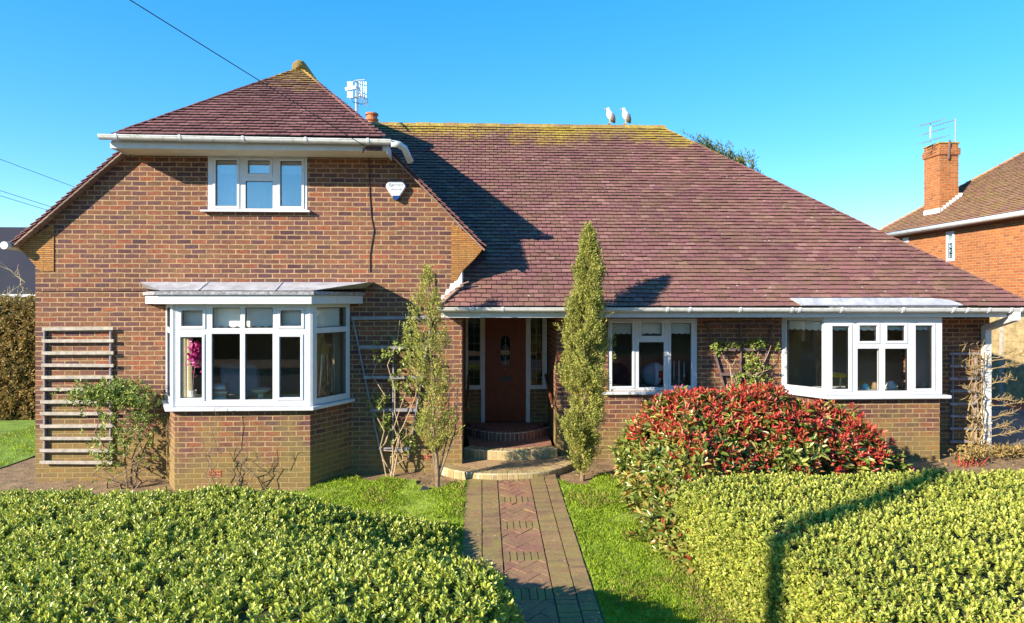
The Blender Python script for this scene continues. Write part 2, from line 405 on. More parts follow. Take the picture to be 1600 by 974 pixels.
# ================================================================ THE HOUSE
DG, DB, DM, DR, DD, DE = 10.65, 9.9, 11.2, 10.55, 12.7, 10.4   # facade depths: gable, left bay, main wall, right bay, door, main eave
house = thing('brick_house', 'large brown brick house with sweeping plain tiled roof and front gable', 'house', (0, 11, 0))
ux, uz, vy = Vector((1, 0, 0)), Vector((0, 0, 1)), Vector((0, 1, 0))
def rect(x0, x1, z0, z1): return [(x0, z0), (x1, z0), (x1, z1), (x0, z1)]
XGL, XGR = -6.85, -.307
# --- roof planes of the gable
RZ, RX, AY = 7.02, -3.3, 12.4          # ridge height, ridge X, apex depth
LX, LZ = -7.1, 3.66; RXe, RZe = .05, 3.63
sl = (RZ - LZ) / (RX - LX); sr = (RZ - RZe) / (RXe - RX)
def zl(x): return LZ + sl * (x - LX)
def zr(x): return RZe + sr * (RXe - x)
EZ = 5.20
# left bay plan
bx0, bx1 = WX(268, DB), WX(487, DB); bw0, bw1 = bx0 - .43, bx1 + .43
bz0, bz1 = 1.27, 2.76
# upper window
uw = (WX(325, DG), WX(480, DG), WZ(400, 328, DG), WZ(400, 241, DG))
top = 4.97
xl_t = LX + (top - LZ) / sl; xr_t = RXe - (top - RZe) / sr
gw = MB()
outl = [(XGL, -.35), (XGR, -.35), (XGR, zr(XGR) - .03), (xr_t, top - .03), (xr_t - .1, 5.14), (xl_t + .1, 5.14), (xl_t, top - .03), (XGL, zl(XGL) - .03)]
gw.prism(outl, (0, DG, 0), ux, uz, (0, .25, 0), [rect(bw0 + .12, bw1 - .12, bz0, bz1), rect(*uw)])
gw.build('wall', M['brick'], house)
sw = MB(); sw.box(XGL, XGL + .25, DG + .25, 18.4, -.35, 3.7); sw.box(XGL, 8.75, 18.4, 18.65, -.35, 3.2); sw.box(8.5, 8.75, DM + .25, 18.4, -.35, 2.75)
sw.build('wall', M['brick'], house)
# gable return wall beside the porch roof
rw = MB(); rw.box(XGR - .25, XGR, DG + .25, DD, -.2, 3.5); rw.build('wall', M['brick'], house)
# main wall
wx0, wx1, wz0, wz1 = WX(950, DM), WX(1090, DM), WZ(1020, 611, DM), WZ(1020, 498, DM)
PR = WX(870, DM)                                    # right jamb of the porch
rb0, rb1 = WX(1298, DR), WX(1472, DR); rbw0 = WX(1221, DM)
rz0, rz1 = WZ(1390, 617, DR), 2.56
mw = MB()
mw.prism(rect(PR, 8.75, -.2, 2.72), (0, DM, 0), ux, uz, (0, .25, 0), [rect(wx0, wx1, wz0, wz1), rect(rbw0 + .1, rb1 - .1, rz0, 2.6)])
mw.build('wall', M['brick'], house)
pw = MB(); pw.box(PR, PR + .25, DM + .25, DD + .2, -.2, 2.72)
# brick under the porch sidelights
px0, px1 = XGR, PR
dx0, dx1 = WX(751.5, DD), WX(828, DD)
pw.box(px0, dx0, DD, DD + .2, .3, WZ(735, 609, DD)); pw.box(dx1, px1, DD, DD + .2, .3, WZ(840, 609, DD))
pw.build('wall', M['brick'], house)
# left bay base
def bay_poly(off): return [(bw0 - off * .3, DG), (bx0 - off, DB - off), (bx1 + off, DB - off), (bw1 + off * .3, DG)]
bb = MB(); bb.prism(bay_poly(-.03), (0, 0, -.35), ux, vy, (0, 0, bz0 + .35 - .055)); bb.build('wall', M['brick'], house)
rbb = MB(); rbb.prism([(rbw0 + .02, DM), (rb0 + .02, DR + .03), (rb1 - .02, DR + .03), (rb1 - .02, DM)], (0, 0, -.2), ux, vy, (0, 0, rz0 + .2 - .055)); rbb.build('wall', M['brick'], house)
# air bricks
for (a, b, c, d, D) in ((326, 346, 735, 745, DB + .03), (655, 678, 711, 718, DG)):
    ab = MB(); p0, p1 = W(a, d, D), W(b, c, D)
    ab.box(p0.x, p1.x, D - .006, D + .02, p0.z, p1.z)
    for i in range(6):
        for j in range(2):
            x = p0.x + (p1.x - p0.x) * (i + .5) / 6; z = p0.z + (p1.z - p0.z) * (j + .5) / 2
            ab.box(x - .009, x + .009, D - .008, D + .01, z - .008, z + .008, 1)
    ab.build('air_brick', [M['terracotta'], M['black']], house)
# corbels at the gable feet
def corbel(pts, D0, dep):
    c = MB(); c.prism([(W(a, b, D0).x, W(a, b, D0).z) for a, b in pts], (0, D0, 0), ux, uz, (0, dep, 0)); c.build('corbel', M['creasing'], house)
corbel([(84, 350), (84, 424), (63, 424), (52, 412), (40, 398), (31, 390), (29, 383), (52, 368)], DG - .012, .28)
corbel([(705, 350), (730, 365), (755, 384), (752, 392), (742, 404), (731, 415), (722, 424), (714, 438), (705, 441)], DG - .012, .28)
# stepped mortar flashing above the porch roof
fl = MB()
fp = [(689, 473)]
for i in range(5):
    fp += [(690 + i * 7, 461 - i * 9), (690 + (i + 1) * 7 - 2, 461 - i * 9)]
fp += [(722, 424), (722, 448)]
fl.prism([(W(a, b, DG).x, W(a, b, DG).z) for a, b in fp], (0, DG - .008, 0), ux, uz, (0, .012, 0)); fl.build('flashing', M['mortar'], house)
fl2 = MB(); fl2.obox((XGR + .001, DG + .02, 2.95), (.012, 0, 0), (0, .9, .86), (0, 0, .2)); fl2.build('flashing', M['mortar'], house)

# ---- tiling
def tiles(mb, O, U, S, N, bounds, slen, gauge=.1, tw=.165, seed=1, mi=0, hang=.0):
    rr = random.Random(seed)
    O, U, S, N = Vector(O), Vector(U), Vector(S).normalized(), Vector(N).normalized()
    nc = int(slen / gauge)
    for i in range(nc + 1):
        s0 = i * gauge; s1 = min(s0 + gauge * 1.7, slen + .02)
        if s1 - s0 < .02: continue
        L0, R0 = bounds(s0); L1, R1 = bounds(min(s1, slen))
        wav = .005 * math.sin(i * 1.3) 
        a = math.floor(min(L0, L1) / tw) * tw + (tw / 2 if i % 2 else 0) - tw
        while a < max(R0, R1):
            b = a + tw - .010
            a0, b0 = max(a, L0 - .01), min(b, R0 + .01); a1, b1 = max(a, L1 - (L1 - L0) * .62), min(b, R1 + (R0 - R1) * .62)
            if b0 - a0 > .012:
                if b1 < a1: a1 = b1 = min(max((a0 + b0) / 2, L1), R1)
                ll = .044 + rr.uniform(-.004, .005); lr = ll + rr.uniform(-.004, .004) ; ds = rr.uniform(-.004, .004) + wav
                if rr.random() < .008: ds -= .02; ll += .008
                P = lambda x, s, h: O + U * x + S * s + N * h
                vs = [P(a0, s0 + ds, ll - .013), P(b0, s0 + ds, lr - .013), P(a0, s0 + ds, ll), P(b0, s0 + ds, lr), P(a1, s1, .006), P(b1, s1, .006), P(a1, s1, -.006), P(b1, s1, -.006)]
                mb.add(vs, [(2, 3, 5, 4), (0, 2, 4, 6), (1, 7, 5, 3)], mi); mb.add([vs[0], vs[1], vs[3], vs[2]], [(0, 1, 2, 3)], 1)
            a += tw
# main front slope
mt = .95; MY, MZ = 14.5, 2.69 + .95 * 4.1
RR = WX(1030, MY); EXR = WX(1619, DE)
S = Vector((0, 1, mt)).normalized(); N = Vector((0, -mt, 1)).normalized(); sl_len = math.hypot(MY - DE, MZ - 2.69)
EXL = WX(686, DE)
def main_bounds(s):
    t = s / sl_len; y = DE + t * (MY - DE)
    right = EXR + (RR - EXR) * t
    if y < DG: left = EXL + (y - DE) * 1.05
    else:
        # runs against the gable side wall, then behind the gable roof
        z = 2.69 + mt * (y - DE)
        left = XGR if z < 3.45 else max(-4.5, XGR - .0)
        if z > 3.45: left = min(XGR, RXe - (z - RZe) / sr) - .25
    return left, right
mr = MB(); tiles(mr, (0, DE, 2.69), ux, S, N, main_bounds, sl_len, seed=3)
deck = [(EXL, DE, 2.68), (EXR, DE, 2.68), (RR, MY, MZ - .01), (-4.5, MY, MZ - .01), (-3.3, MY - .1, MZ - .1), (.0, DE + (3.5 - 2.69) / mt, 3.5), (XGR, DE + (3.5 - 2.69) / mt, 3.49), (XGR, DG, 2.68 + mt * (DG - DE)), (EXL + .25, DG, 2.68 + mt * (DG - DE))]
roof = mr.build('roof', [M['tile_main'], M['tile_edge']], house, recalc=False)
dk = MB(); dk.add(deck, [tuple(range(len(deck)))]); dk.build('roof_deck', M['jointdirt'], roof, recalc=False)
# right-hand hip slope and back slope of the main roof
rs = MB()
Sx = Vector((RR - EXR, 0, MZ - 2.69)); rlen = Sx.length; Sx.normalize()
def rb_bounds(s):
    t = s / rlen; return DE + (MY - DE) * t, 18.9 - (18.9 - MY - .01) * t
tiles(rs, (EXR, 0, 2.69), vy, Sx, Vector((MZ - 2.69, 0, EXR - RR)), rb_bounds, rlen, seed=5)
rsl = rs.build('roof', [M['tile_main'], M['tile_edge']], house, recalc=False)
d2 = MB(); d2.add([(EXR, DE, 2.68), (EXR, 18.9, 2.68), (RR, MY, MZ - .012)], [(0, 1, 2)]); d2.add([(EXR, 18.9, 2.68), (-7.1, 18.9, 2.68), (-7.1, MY, MZ - .012), (RR, MY, MZ - .012)], [(0, 1, 2, 3)]); d2.build('roof_deck', M['tile_main'], rsl, recalc=False)
# left closing hip beside the gable wall
lh = MB(); lh.add([(EXL, DE, 2.70), (EXL + .25, DG, 2.70 + .26), (EXL - .0, DG, 2.70)], [(0, 1, 2)])
for i in range(4):
    t0, t1 = i / 4, (i + 1) / 4
    a = Vector((EXL, DE, 2.72)).lerp(Vector((EXL + .27, DG, 2.98)), t0); b = Vector((EXL, DE, 2.72)).lerp(Vector((EXL + .27, DG, 2.98)), t1)
    lh.beam(a + Vector((0, 0, .01)), b + Vector((0, 0, .005)), .1, .03)
for i in range(4):   # verge tiles stepping up the wall
    x = EXL + .1 + i * .08
    lh.obox((x - .03, DG - .06, 2.86 + i * .06), (.14, 0, .05), (0, .055, 0), (0, 0, .02))
lh.build('hip_tiles', M['verge'], roof)
# ridge tiles
rt = MB()
x = -3.2
while x < RR:
    pts = [(x, MY, MZ - .03), (x + .295, MY, MZ - .03 + R.uniform(-.008, .008))]
    rt.tube([Vector(p) - Vector((0, 0, .03)) for p in pts], .10 + R.uniform(-.006, .006), 10); x += .3
rt.build('ridge_tiles', M['ridge'], roof, smooth=False)
# gable roof: half hip
EY = 10.02
hipL, hipR = -5.36, -1.42
gr = MB(); hs = Vector((0, AY - EY, RZ - EZ)); hlen = hs.length; hs.normalize()
def hip_b(s):
    t = min(1, s / hlen); return hipL + (RX - hipL) * t, hipR + (RX - hipR) * t
tiles(gr, (0, EY, EZ), ux, hs, Vector((0, -(RZ - EZ), AY - EY)), hip_b, hlen, gauge=.105, seed=8)
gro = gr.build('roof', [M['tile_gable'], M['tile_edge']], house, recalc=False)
def hip_y(z): return EY + (z - EZ) / (RZ - EZ) * (AY - EY) if z > EZ else (10.5 if z < EZ - .03 else 10.3)
gs = MB()
SL = Vector((RX - LX, 0, RZ - LZ)); ll = SL.length; SL.normalize()
tiles(gs, (LX, 0, LZ), vy, SL, Vector((-(RZ - LZ), 0, RX - LX)), lambda s: (hip_y(LZ + s / ll * (RZ - LZ)), 18.4), ll, seed=9)
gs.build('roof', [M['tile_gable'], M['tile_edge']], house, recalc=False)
gs = MB(); SRr = Vector((RX - RXe, 0, RZ - RZe)); lr_ = SRr.length; SRr.normalize()
def r_b(s):
    z = RZe + s / lr_ * (RZ - RZe); return hip_y(z), max(hip_y(z) + .01, DE + (z - 2.69) / mt + .05)
tiles(gs, (RXe, 0, RZe), vy, SRr, Vector((RZ - RZe, 0, RXe - RX)), r_b, lr_, seed=10)
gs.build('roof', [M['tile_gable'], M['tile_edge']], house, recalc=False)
gd = MB()
def yv(z): return DE + (z - 2.69) / mt
gd.add([(hipL, EY, EZ - .012), (hipR, EY, EZ - .012), (RX, AY, RZ - .012)], [(0, 1, 2)])
gd.add([(LX, 10.5, LZ - .012), (LX + (EZ - LZ) / sl, 10.5, EZ - .012), (RX, AY, RZ - .012), (RX, 18.4, RZ - .012), (LX, 18.4, LZ - .012)], [(0, 1, 2, 3, 4)])
gd.add([(RXe, 10.5, RZe - .012), (RXe - (EZ - RZe) / sr, 10.5, EZ - .012), (RX, AY, RZ - .012), (RX, yv(RZ), RZ - .012), (RXe, yv(RZe), RZe - .012)], [(0, 1, 2, 3, 4)])
gd.build('roof_deck', M['wood_b'], gro, recalc=False)
# ridge, hips, mossy cap
gc = MB(); gc.tube([(RX, AY - .17, RZ - .05), (RX, AY - .14, RZ - .015), (RX, AY - .05, RZ + .01), (RX, AY + .12, RZ + .01), (RX, 18.4, RZ - .05)], [.03, .10, .135, .135, .09], 12)
gc.build('ridge_tiles', M['ridge'], gro)
# verge undercloak on the two raking edges
for A, B in ((Vector((LX, 10.5, LZ - .03)), Vector((LX + (EZ - .08 - LZ) / sl, 10.5, EZ - .1))), (Vector((RXe, 10.5, RZe - .03)), Vector((RXe - (EZ - .08 - RZe) / sr, 10.5, EZ - .1)))):
    n = 22; vg = MB()
    for i in range(n):
        p, q = A.lerp(B, i / n), A.lerp(B, (i + 1.1) / n)
        vg.beam(p + Vector((0, .075, -.01)), q + Vector((0, .075, -.02)), .15, .022)
    vg.build('verge', M['verge'], house)
# ---- gable eaves: soffit, fascia, gutter
FY = EY + .07
ge = MB(); fx0, fx1 = WX(174, FY), WX(604, FY)
ge.box(fx0, fx1, FY, FY + .025, 5.03, 5.15); ge.box(fx0 - .02, fx0 + .005, FY + .001, 10.6, 5.03, 5.13); ge.box(fx1 - .005, fx1 + .02, FY + .001, 10.6, 4.99, 5.13)
ge.build('fascia', M['paint'], house, bevel=.004)
so = MB(); so.box(fx0 + .01, fx1 - .01, FY + .026, DG - .001, 5.045, 5.06)
so.build('soffit', M['soffit'], house)
def gutter(x0, x1, y, z, r=.057, clips=(), name='gutter', parent=house, drop=0.):
    g = MB(); n = 10; prof = []
    for i in range(n + 1):
        th = math.pi * i / n; prof.append((math.cos(th) * r, -math.sin(th) * r))
    prof += [(-r - .008, 0), (-r - .008, .008), (r + .008, .008), (r + .008, 0)]
    prof2 = [(math.cos(math.pi * i / n) * r, -math.sin(math.pi * i / n) * r) for i in range(n + 1)]
    inner = [(p[0] * .93, p[1] * .93 + .004) for p in prof2][::-1]
    poly = prof2 + inner
    L = x1 - x0
    g.prism(poly, (x0, y, z), vy, uz, (L, 0, -drop)); 
    g.obox((x0, y - r - .006, z - .002), (L, 0, -drop), (0, .012, 0), (0, 0, .014)); g.obox((x0, y + r - .006, z - .002), (L, 0, -drop), (0, .012, 0), (0, 0, .014))
    for xe in (x0, x1):
        zz = z - drop * (xe - x0) / L
        g.prism(prof2, (xe - .004, y, zz), vy, uz, (.008, 0, 0))
    o = g.build(name, M['upvc_g'], parent, smooth=False)
    for xc in clips:
        c = MB()
        zz = z - drop * (xc - x0) / L
        pr = [(math.cos(math.pi * i / n) * (r + .008), -math.sin(math.pi * i / n) * (r + .008)) for i in range(n + 1)]; ir = [(math.cos(math.pi * i / n) * (r + .0005), -math.sin(math.pi * i / n) * (r + .0005)) for i in range(n + 1)][::-1]
        c.prism(pr + ir, (xc - .018, y, zz), vy, uz, (.036, 0, 0)); c.box(xc - .018, xc + .018, y - r - .012, y - r + .004, zz, zz + .022)
        c.build('gutter_clip', M['upvc'], o)
    return o
GY = EY - .04
gx0, gx1 = WX(156, GY), WX(612, GY)
g1 = gutter(gx0, gx1, GY, EZ - .015, clips=[gx0 + .25 + i * .9 for i in range(5)], drop=.03)
el = MB(); el.tube([(gx1 - .01, GY, EZ - .085), (gx1 + .10, GY + .03, EZ - .088), (gx1 + .17, GY + .14, EZ - .12), (gx1 + .25, GY + .26, EZ - .30)], .05, 12)
el.build('gutter_outlet', M['upvc_g'], g1, smooth=True)
lg = MB(); lg.tube([(LX - .06, 10.42, LZ - .03), (LX - .06, 18.3, LZ - .05)], .06, 10); lg.build('gutter', M['upvc_g'], house)
# ---- main eaves
mx0, mx1 = EXL - .02, EXR + .05
gutter(mx0, mx1, DE - .06, 2.685, clips=[WX(p, DE) for p in (739, 785, 1040, 1075, 1153, 1233, 1245, 1310, 1405, 1483, 1505, 1538, 1572, 1588)], drop=.02)
fa = MB(); fa.box(EXL + .04, EXR, DE + .03, DE + .055, 2.535, 2.675); fa.obox((EXL + .03, DE + .03, 2.535), (.02, .0, 0), (.1, .22, 0), (0, 0, .14)); fa.build('fascia', M['paint'], house, bevel=.004)
sf = MB(); sf.box(EXL + .12, 8.9, DE + .056, DG - .001, 2.548, 2.56); sf.box(XGR, PR, DG - .001, DD + .02, 2.548, 2.56); sf.box(PR, 8.9, DG - .001, DM - .001, 2.548, 2.56); sf.build('soffit', M['soffit'], house)
# boxed light strip under fascia by the bay and the lead apron over the right bay
la = MB(); lx0, lx1 = WX(1238, DE), WX(1502, DE)
prof = [(lx0, .185), (lx0 + .13, .025), (lx1 - .0, .025), (lx1 - .06, .08), (lx1 - .16, .14), (lx1 - .4, .18), (lx1 - .8, .19)]
la.prism([(p[0], p[1]) for p in prof], Vector((0, DE - .02, 2.668)) + N * .045, ux, S, N * .02)
la.build('lead_apron', M['lead'], house)
lf = MB(); lf.box(WX(1296, DE), lx1 - .06, DE - .012, DE + .03, 2.69, 2.735); lf.build('felt_edge', M['lead_d'], house)
# downpipe at the right end
dp = MB(); pA = W(1582, 488, DE); xb = WX(1541, DM - .1)
q = [Vector((pA.x, DE - .03, 2.63)), Vector((pA.x, DE + .0, 2.50)), Vector((xb, DM - .1, 2.30)), Vector((xb + .005, DM - .1, .12))]
dp.box(q[0].x - .06, q[0].x + .06, DE - .10, DE + .02, 2.48, 2.66)
dp.beam(Vector((q[0].x, DE - .04, 2.52)), q[2] + Vector((0, 0, .03)), .10, .10)
dp.box(xb - .055, xb + .055, DM - .155, DM - .045, .1, 2.37)
for z in (.7, 1.6): dp.box(xb - .065, xb + .065, DM - .16, DM - .0, z, z + .03)
dp.build('downpipe', M['paint'], house, bevel=.006)

# ---- windows
def window(parent, o, u, outer, lights, thick=.07, glass='glass', proud=.012, sillp=None, name='window', nin=None):
    """o: plane origin, u: in-plane horizontal unit, outer: (u0,u1,z0,z1); lights: (u0,u1,z0,z1,kind) glass openings"""
    o, u = Vector(o), Vector(u).normalized(); n_in = Vector((-u.y, u.x, 0)) if nin is None else nin
    fr = MB(); hol = []
    for l in lights:
        e = .035 if l[4] else 0
        hol.append(rect(l[0] - e, l[1] + e, l[2] - e, l[3] + e))
    fr.prism(rect(*outer), o, u, uz, n_in * thick, hol)
    wo = fr.build(name, M['upvc'], parent, bevel=.005)
    for l in lights:
        if l[4]:
            s = MB(); a = rect(l[0] - .042, l[1] + .042, l[2] - .042, l[3] + .042)
            s.prism(a, o - n_in * proud, u, uz, n_in * (thick * .8), [rect(*l[:4])]); s.build('sash', M['upvc'], wo, bevel=.006)
    gp = MB(); gk = MB()
    for l in lights:
        d = o + n_in * .032; e = .012
        gp.quad(d + u * (l[0] - e) + uz * (l[2] - e), d + u * (l[1] + e) + uz * (l[2] - e), d + u * (l[1] + e) + uz * (l[3] + e), d + u * (l[0] - e) + uz * (l[3] + e))
        gk.prism(rect(l[0] - .001, l[1] + .001, l[2] - .001, l[3] + .001), o + n_in * .024, u, uz, n_in * .006, [rect(l[0] + .009, l[1] - .009, l[2] + .009, l[3] - .009)])
    gp.build('pane', M[glass], wo); gk.build('gasket', M['rubber'], wo)
    return wo
def L_(pxs, ys, D, kind, pm=None):
    return (WX(pxs[0], D), WX(pxs[1], D), WZ(pxs[0], ys[1], D), WZ(pxs[0], ys[0], D), kind)
# upper window
Du = DG - .005
lts = [L_((337, 370.5), (250, 322), Du, 1), L_((387.5, 421.5), (250.5, 271.5), Du, 1), L_((383.5, 426), (283, 326), Du, 0), L_((438, 471.5), (251.5, 322.5), Du, 1)]
w_up = window(house, (0, Du, 0), ux, uw, lts, glass='glass_up')
sb = MB(); sb.obox((WX(316, Du), DG - .09, uw[2] - .045), (WX(486, Du) - WX(316, Du), 0, 0), (0, .12, .012), (0, 0, .03)); sb.build('sill', M['upvc'], w_up, bevel=.004)
# main window
Dw = DM + .02
lts = [L_((956.5, 988), (505, 604), Dw, 1), L_((1003, 1034), (504.5, 525), Dw, 1), L_((998.5, 1037.5), (535, 606), Dw, 0), L_((1048.5, 1080), (505, 603), Dw, 1)]
w_m = window(house, (0, Dw, 0), ux, (wx0, wx1, wz0, wz1), lts)
sb = MB(); sb.obox((WX(941, DM), DM - .09, wz0 - .05), (WX(1098, DM) - WX(941, DM), 0, 0), (0, .14, .012), (0, 0, .038)); sb.build('sill', M['upvc'], w_m, bevel=.004)
# left bay: front, two facets, posts, sill, canopy
yT, yt0, yt1, yB = 2.70, WZ(380, 513.5, DB), WZ(380, 522, DB), WZ(380, 625, DB)
ys_top = 2.70
def Lz(a, b, z0, z1, k, D=DB): return (WX(a, D), WX(b, D), z0, z1, k)
zu0, zu1, zl0, zl1 = WZ(380, 513, DB), WZ(380, 481, DB), WZ(380, 625, DB), WZ(380, 522, DB)
lts = [Lz(284, 317, zu0 + .03, zu1 - .04, 1), Lz(332, 375.5, zu0, zu1, 0), Lz(383, 426.5, zu0, zu1, 0), Lz(438.5, 471, zu0 + .03, zu1 - .04, 1),
       Lz(282.5, 316, zl0 + .03, zl1 - .045, 1), Lz(331, 375, zl0, zl1, 0), Lz(383, 426, zl0, zl1, 0), Lz(437, 469.5, zl0 + .03, zl1 - .045, 1)]
bay = window(house, (0, DB, 0), ux, (bx0 + .02, bx1 - .02, bz0, bz1), lts, name='bay_window')
fl_len = math.hypot(.43, DG - DB)
for sgn, p, q in ((0, Vector((bw0, DG, 0)), Vector((bx0, DB, 0))), (1, Vector((bx1, DB, 0)), Vector((bw1, DG, 0)))):
    d = (q - p).normalized(); n = Vector((-d.y, d.x, 0))
    lts = [(.11, fl_len - .11, zu0, zu1, 0), (.11, fl_len - .11, zl0, zl1, 0)]
    window(house, p, d, (.03, fl_len - .03, bz0, bz1), lts, name='bay_window')
for (x, sx) in ((bx0, -1), (bx1, 1)):
    po = MB(); po.lathe([(.05, bz0), (.05, bz1)], (x + sx * -.02, DB + .035, 0), 8)
    po.build('corner_post', M['upvc'], bay)
sb = MB(); sb.prism([(bw0 - .06, DG), (bx0 - .05, DB - .09), (bx1 + .05, DB - .09), (bw1 + .06, DG), (bw1 - .1, DG), (bx1 - .06, DB + .06), (bx0 + .06, DB + .06), (bw0 + .1, DG)], (0, 0, bz0 - .055), ux, vy, (0, 0, .05)); sb.build('sill', M['upvc'], bay, bevel=.008)
cp = MB(); D0 = 9.7
c_in = [(WX(227, DG), DG), (WX(246, D0), D0), (WX(487, D0), D0), (WX(567, DG), DG)]
cp.prism(c_in, (0, 0, 2.752), ux, vy, (0, 0, .128)); can = cp.build('bay_canopy', M['paint'], house, bevel=.004)
cf = MB()
c2 = [(c_in[0][0] - .04, DG), (c_in[1][0] - .04, D0 - .035), (c_in[2][0] + .04, D0 - .035), (c_in[3][0] + .04, DG)]
cf.prism(c2, (0, 0, 2.883), ux, vy, (0, 0, .05)); cf.build('felt_edge', M['lead_d'], can)
ld = MB()
a0 = [Vector((c_in[0][0] - .03, DG, 2.99)), Vector((c_in[1][0] + .01, D0 + .06, 2.945)), Vector((c_in[2][0] - .01, D0 + .06, 2.945)), Vector((c_in[3][0] + .03, DG, 2.99))]
LD = 10.12
b0 = [Vector((WX(219, LD), LD, 3.075)), Vector((WX(576, LD), LD, 3.075))]; e0 = [Vector((b0[0].x - .06, DG - .002, 3.085)), Vector((b0[1].x - .0, DG - .002, 3.085))]
ld.add([a0[0], a0[1], a0[2], a0[3]] + b0 + e0, [(0, 1, 4), (1, 2, 5, 4), (2, 3, 5), (0, 4, 6), (4, 5, 7, 6), (5, 3, 7)])
for x in (-4.03, -2.95): ld.obox((x, D0 + .055, 2.947), (.012, 0, 0), (0, .36, .128), (0, -.003, .006))
ld.build('lead_flashing', M['lead'], can)
# right bay
lts = [L_((1300.5, 1327), (510, 608.5), DR, 1), L_((1343, 1370.5), (509, 533.5), DR, 1), L_((1386, 1414), (509, 533), DR, 1), L_((1340, 1374.5), (545, 611), DR, 0), L_((1383, 1419), (545, 611), DR, 0), L_((1430.5, 1457.5), (509, 607.5), DR, 1)]
rbay = window(house, (0, DR, 0), ux, (rb0 - .06, rb1, rz0, rz1), lts, name='bay_window')
p, q_ = Vector((rbw0, DM, 0)), Vector((rb0 - .08, DR + .02, 0)); d = (q_ - p).normalized(); fl2n = (q_ - p).length
window(house, p, d, (0, fl2n - .0, rz0, rz1), [(.09, fl2n - .06, rz0 + .1, rz1 - .09, 0)], name='bay_window')
pp = MB(); pp.box(rb1 - .07, rb1 - .001, DR + .072, DM - .002, rz0, rz1); pp.build('side_panel', M['upvc'], rbay); pp = MB(); pp.lathe([(.045, rz0), (.045, rz1)], (rb0 - .075, DR + .045, 0), 8); pp.build('corner_post', M['upvc'], rbay)
sb = MB(); sb.prism([(rbw0 - .06, DM - .001), (rb0 - .1, DR - .09), (rb1 + .1, DR - .09), (rb1 + .04, DM - .001)], (0, 0, rz0 - .055), ux, vy, (0, 0, .05)); sb.build('sill', M['upvc'], rbay, bevel=.008)

# ---- porch: sidelights and door
pf = MB(); zt = 2.548; zs = WZ(735, 604, DD)
sl_g = [(WX(731.5, DD), WX(750, DD)), (WX(829.5, DD), WX(847.5, DD))]
for (a, b), (ga, gb) in (((px0 + .005, dx0), sl_g[0]), ((dx1, px1 - .02), sl_g[1])):
    f_ = MB(); f_.prism(rect(a, b, WZ(735, 609, DD) + .001, zt), (0, DD - .02, 0), ux, uz, (0, .09, 0), [rect(ga, gb, zs + .02, 2.47)])
    so_ = f_.build('sidelight', M['paint'], house, bevel=.004)
    g_ = MB(); g_.quad((ga, DD + .03, zs), (gb, DD + .03, zs), (gb, DD + .03, 2.47), (ga, DD + .03, 2.47)); g_.build('pane', M['glass_dk'], so_)
    l_ = MB()
    for i in range(1, 8): z = zs + (2.47 - zs) * i / 8; l_.box(ga, gb, DD + .02, DD + .028, z - .004, z + .004)
    xm = (ga + gb) / 2; l_.box(xm - .004, xm + .004, DD + .019, DD + .027, zs, 2.47); l_.build('leading', M['lead_d'], so_)
d0, d1 = WX(757.8, DD), WX(821.5, DD)
pp = MB(); pp.box(dx0, d0, DD - .03, DD + .08, .5, zt); pp.box(d1, dx1, DD - .03, DD + .08, .5, zt); pp.box(d0, d1, DD - .03, DD + .08, 2.48, zt)
pp.build('door_frame', M['paint'], house, bevel=.004)
xc = (d0 + d1) / 2; zc = WZ(790, 549, DD)
def stad(hw, hs): return [(xc + hw * math.cos(t), zc + hw * math.sin(t) + (hs if math.sin(t) >= 0 else -hs)) for t in [2 * math.pi * (i + .5) / 28 for i in range(28)]]
oval = stad(.088, .20)
dr = MB(); dr.prism(rect(d0 + .004, d1 - .004, .515, 2.478), (0, DD + .02, 0), ux, uz, (0, .04, 0), [oval])
def panel(x0, x1, z0, z1):
    dr.prism(rect(x0, x1, z0, z1), (0, DD + .008, 0), ux, uz, (0, .014, 0), [rect(x0 + .022, x1 - .022, z0 + .022, z1 - .022)])
    dr.box(x0 + .045, x1 - .045, DD + .012, DD + .022, z0 + .045, z1 - .045)
zm = WZ(790, 592, DD)
panel(d0 + .1, xc - .02, .68, zm - .12); panel(xc + .02, d1 - .1, .68, zm - .12)
panel(d0 + .1, xc - .115, zm + .2, zc + .12); panel(xc + .115, d1 - .1, zm + .2, zc + .12); panel(d0 + .1, xc - .1, zc + .2, 2.36); panel(xc + .1, d1 - .1, zc + .2, 2.36)
ov2 = stad(.118, .20)
dr.prism(ov2, (0, DD + .004, 0), ux, uz, (0, .018, 0), [oval])
door = dr.build('door', M['door'], house)
dg = MB(); dg.prism(oval, (0, DD + .035, 0), ux, uz, (0, .006, 0)); dg.build('oval_pane', M['glass_dk'], door)
dl = MB(); 
for r in (.03, .055): dl.tube([(xc + r * math.cos(t) * 1.0, DD + .028, zc + r * 2.2 * math.sin(t)) for t in [2 * math.pi * i / 20 for i in range(21)]], .004, 4)
dl.box(xc - .003, xc + .003, DD + .025, DD + .031, zc - .24, zc + .24); dl.build('leading', M['lead'], door)
lb = MB(); lb.box(xc - .125, xc + .125, DD + .006, DD + .02, zm - .04, zm + .035); lb.box(xc - .1, xc + .1, DD + .0, DD + .008, zm - .022, zm + .018); lb.build('letterbox', M['black'], door)
kn = MB(); kn.tube([(xc - .02, DD + .0, zc - .32), (xc, DD - .02, zc - .36), (xc + .02, DD, zc - .32)], .008, 6); kn.build('knocker', M['beak'], door)
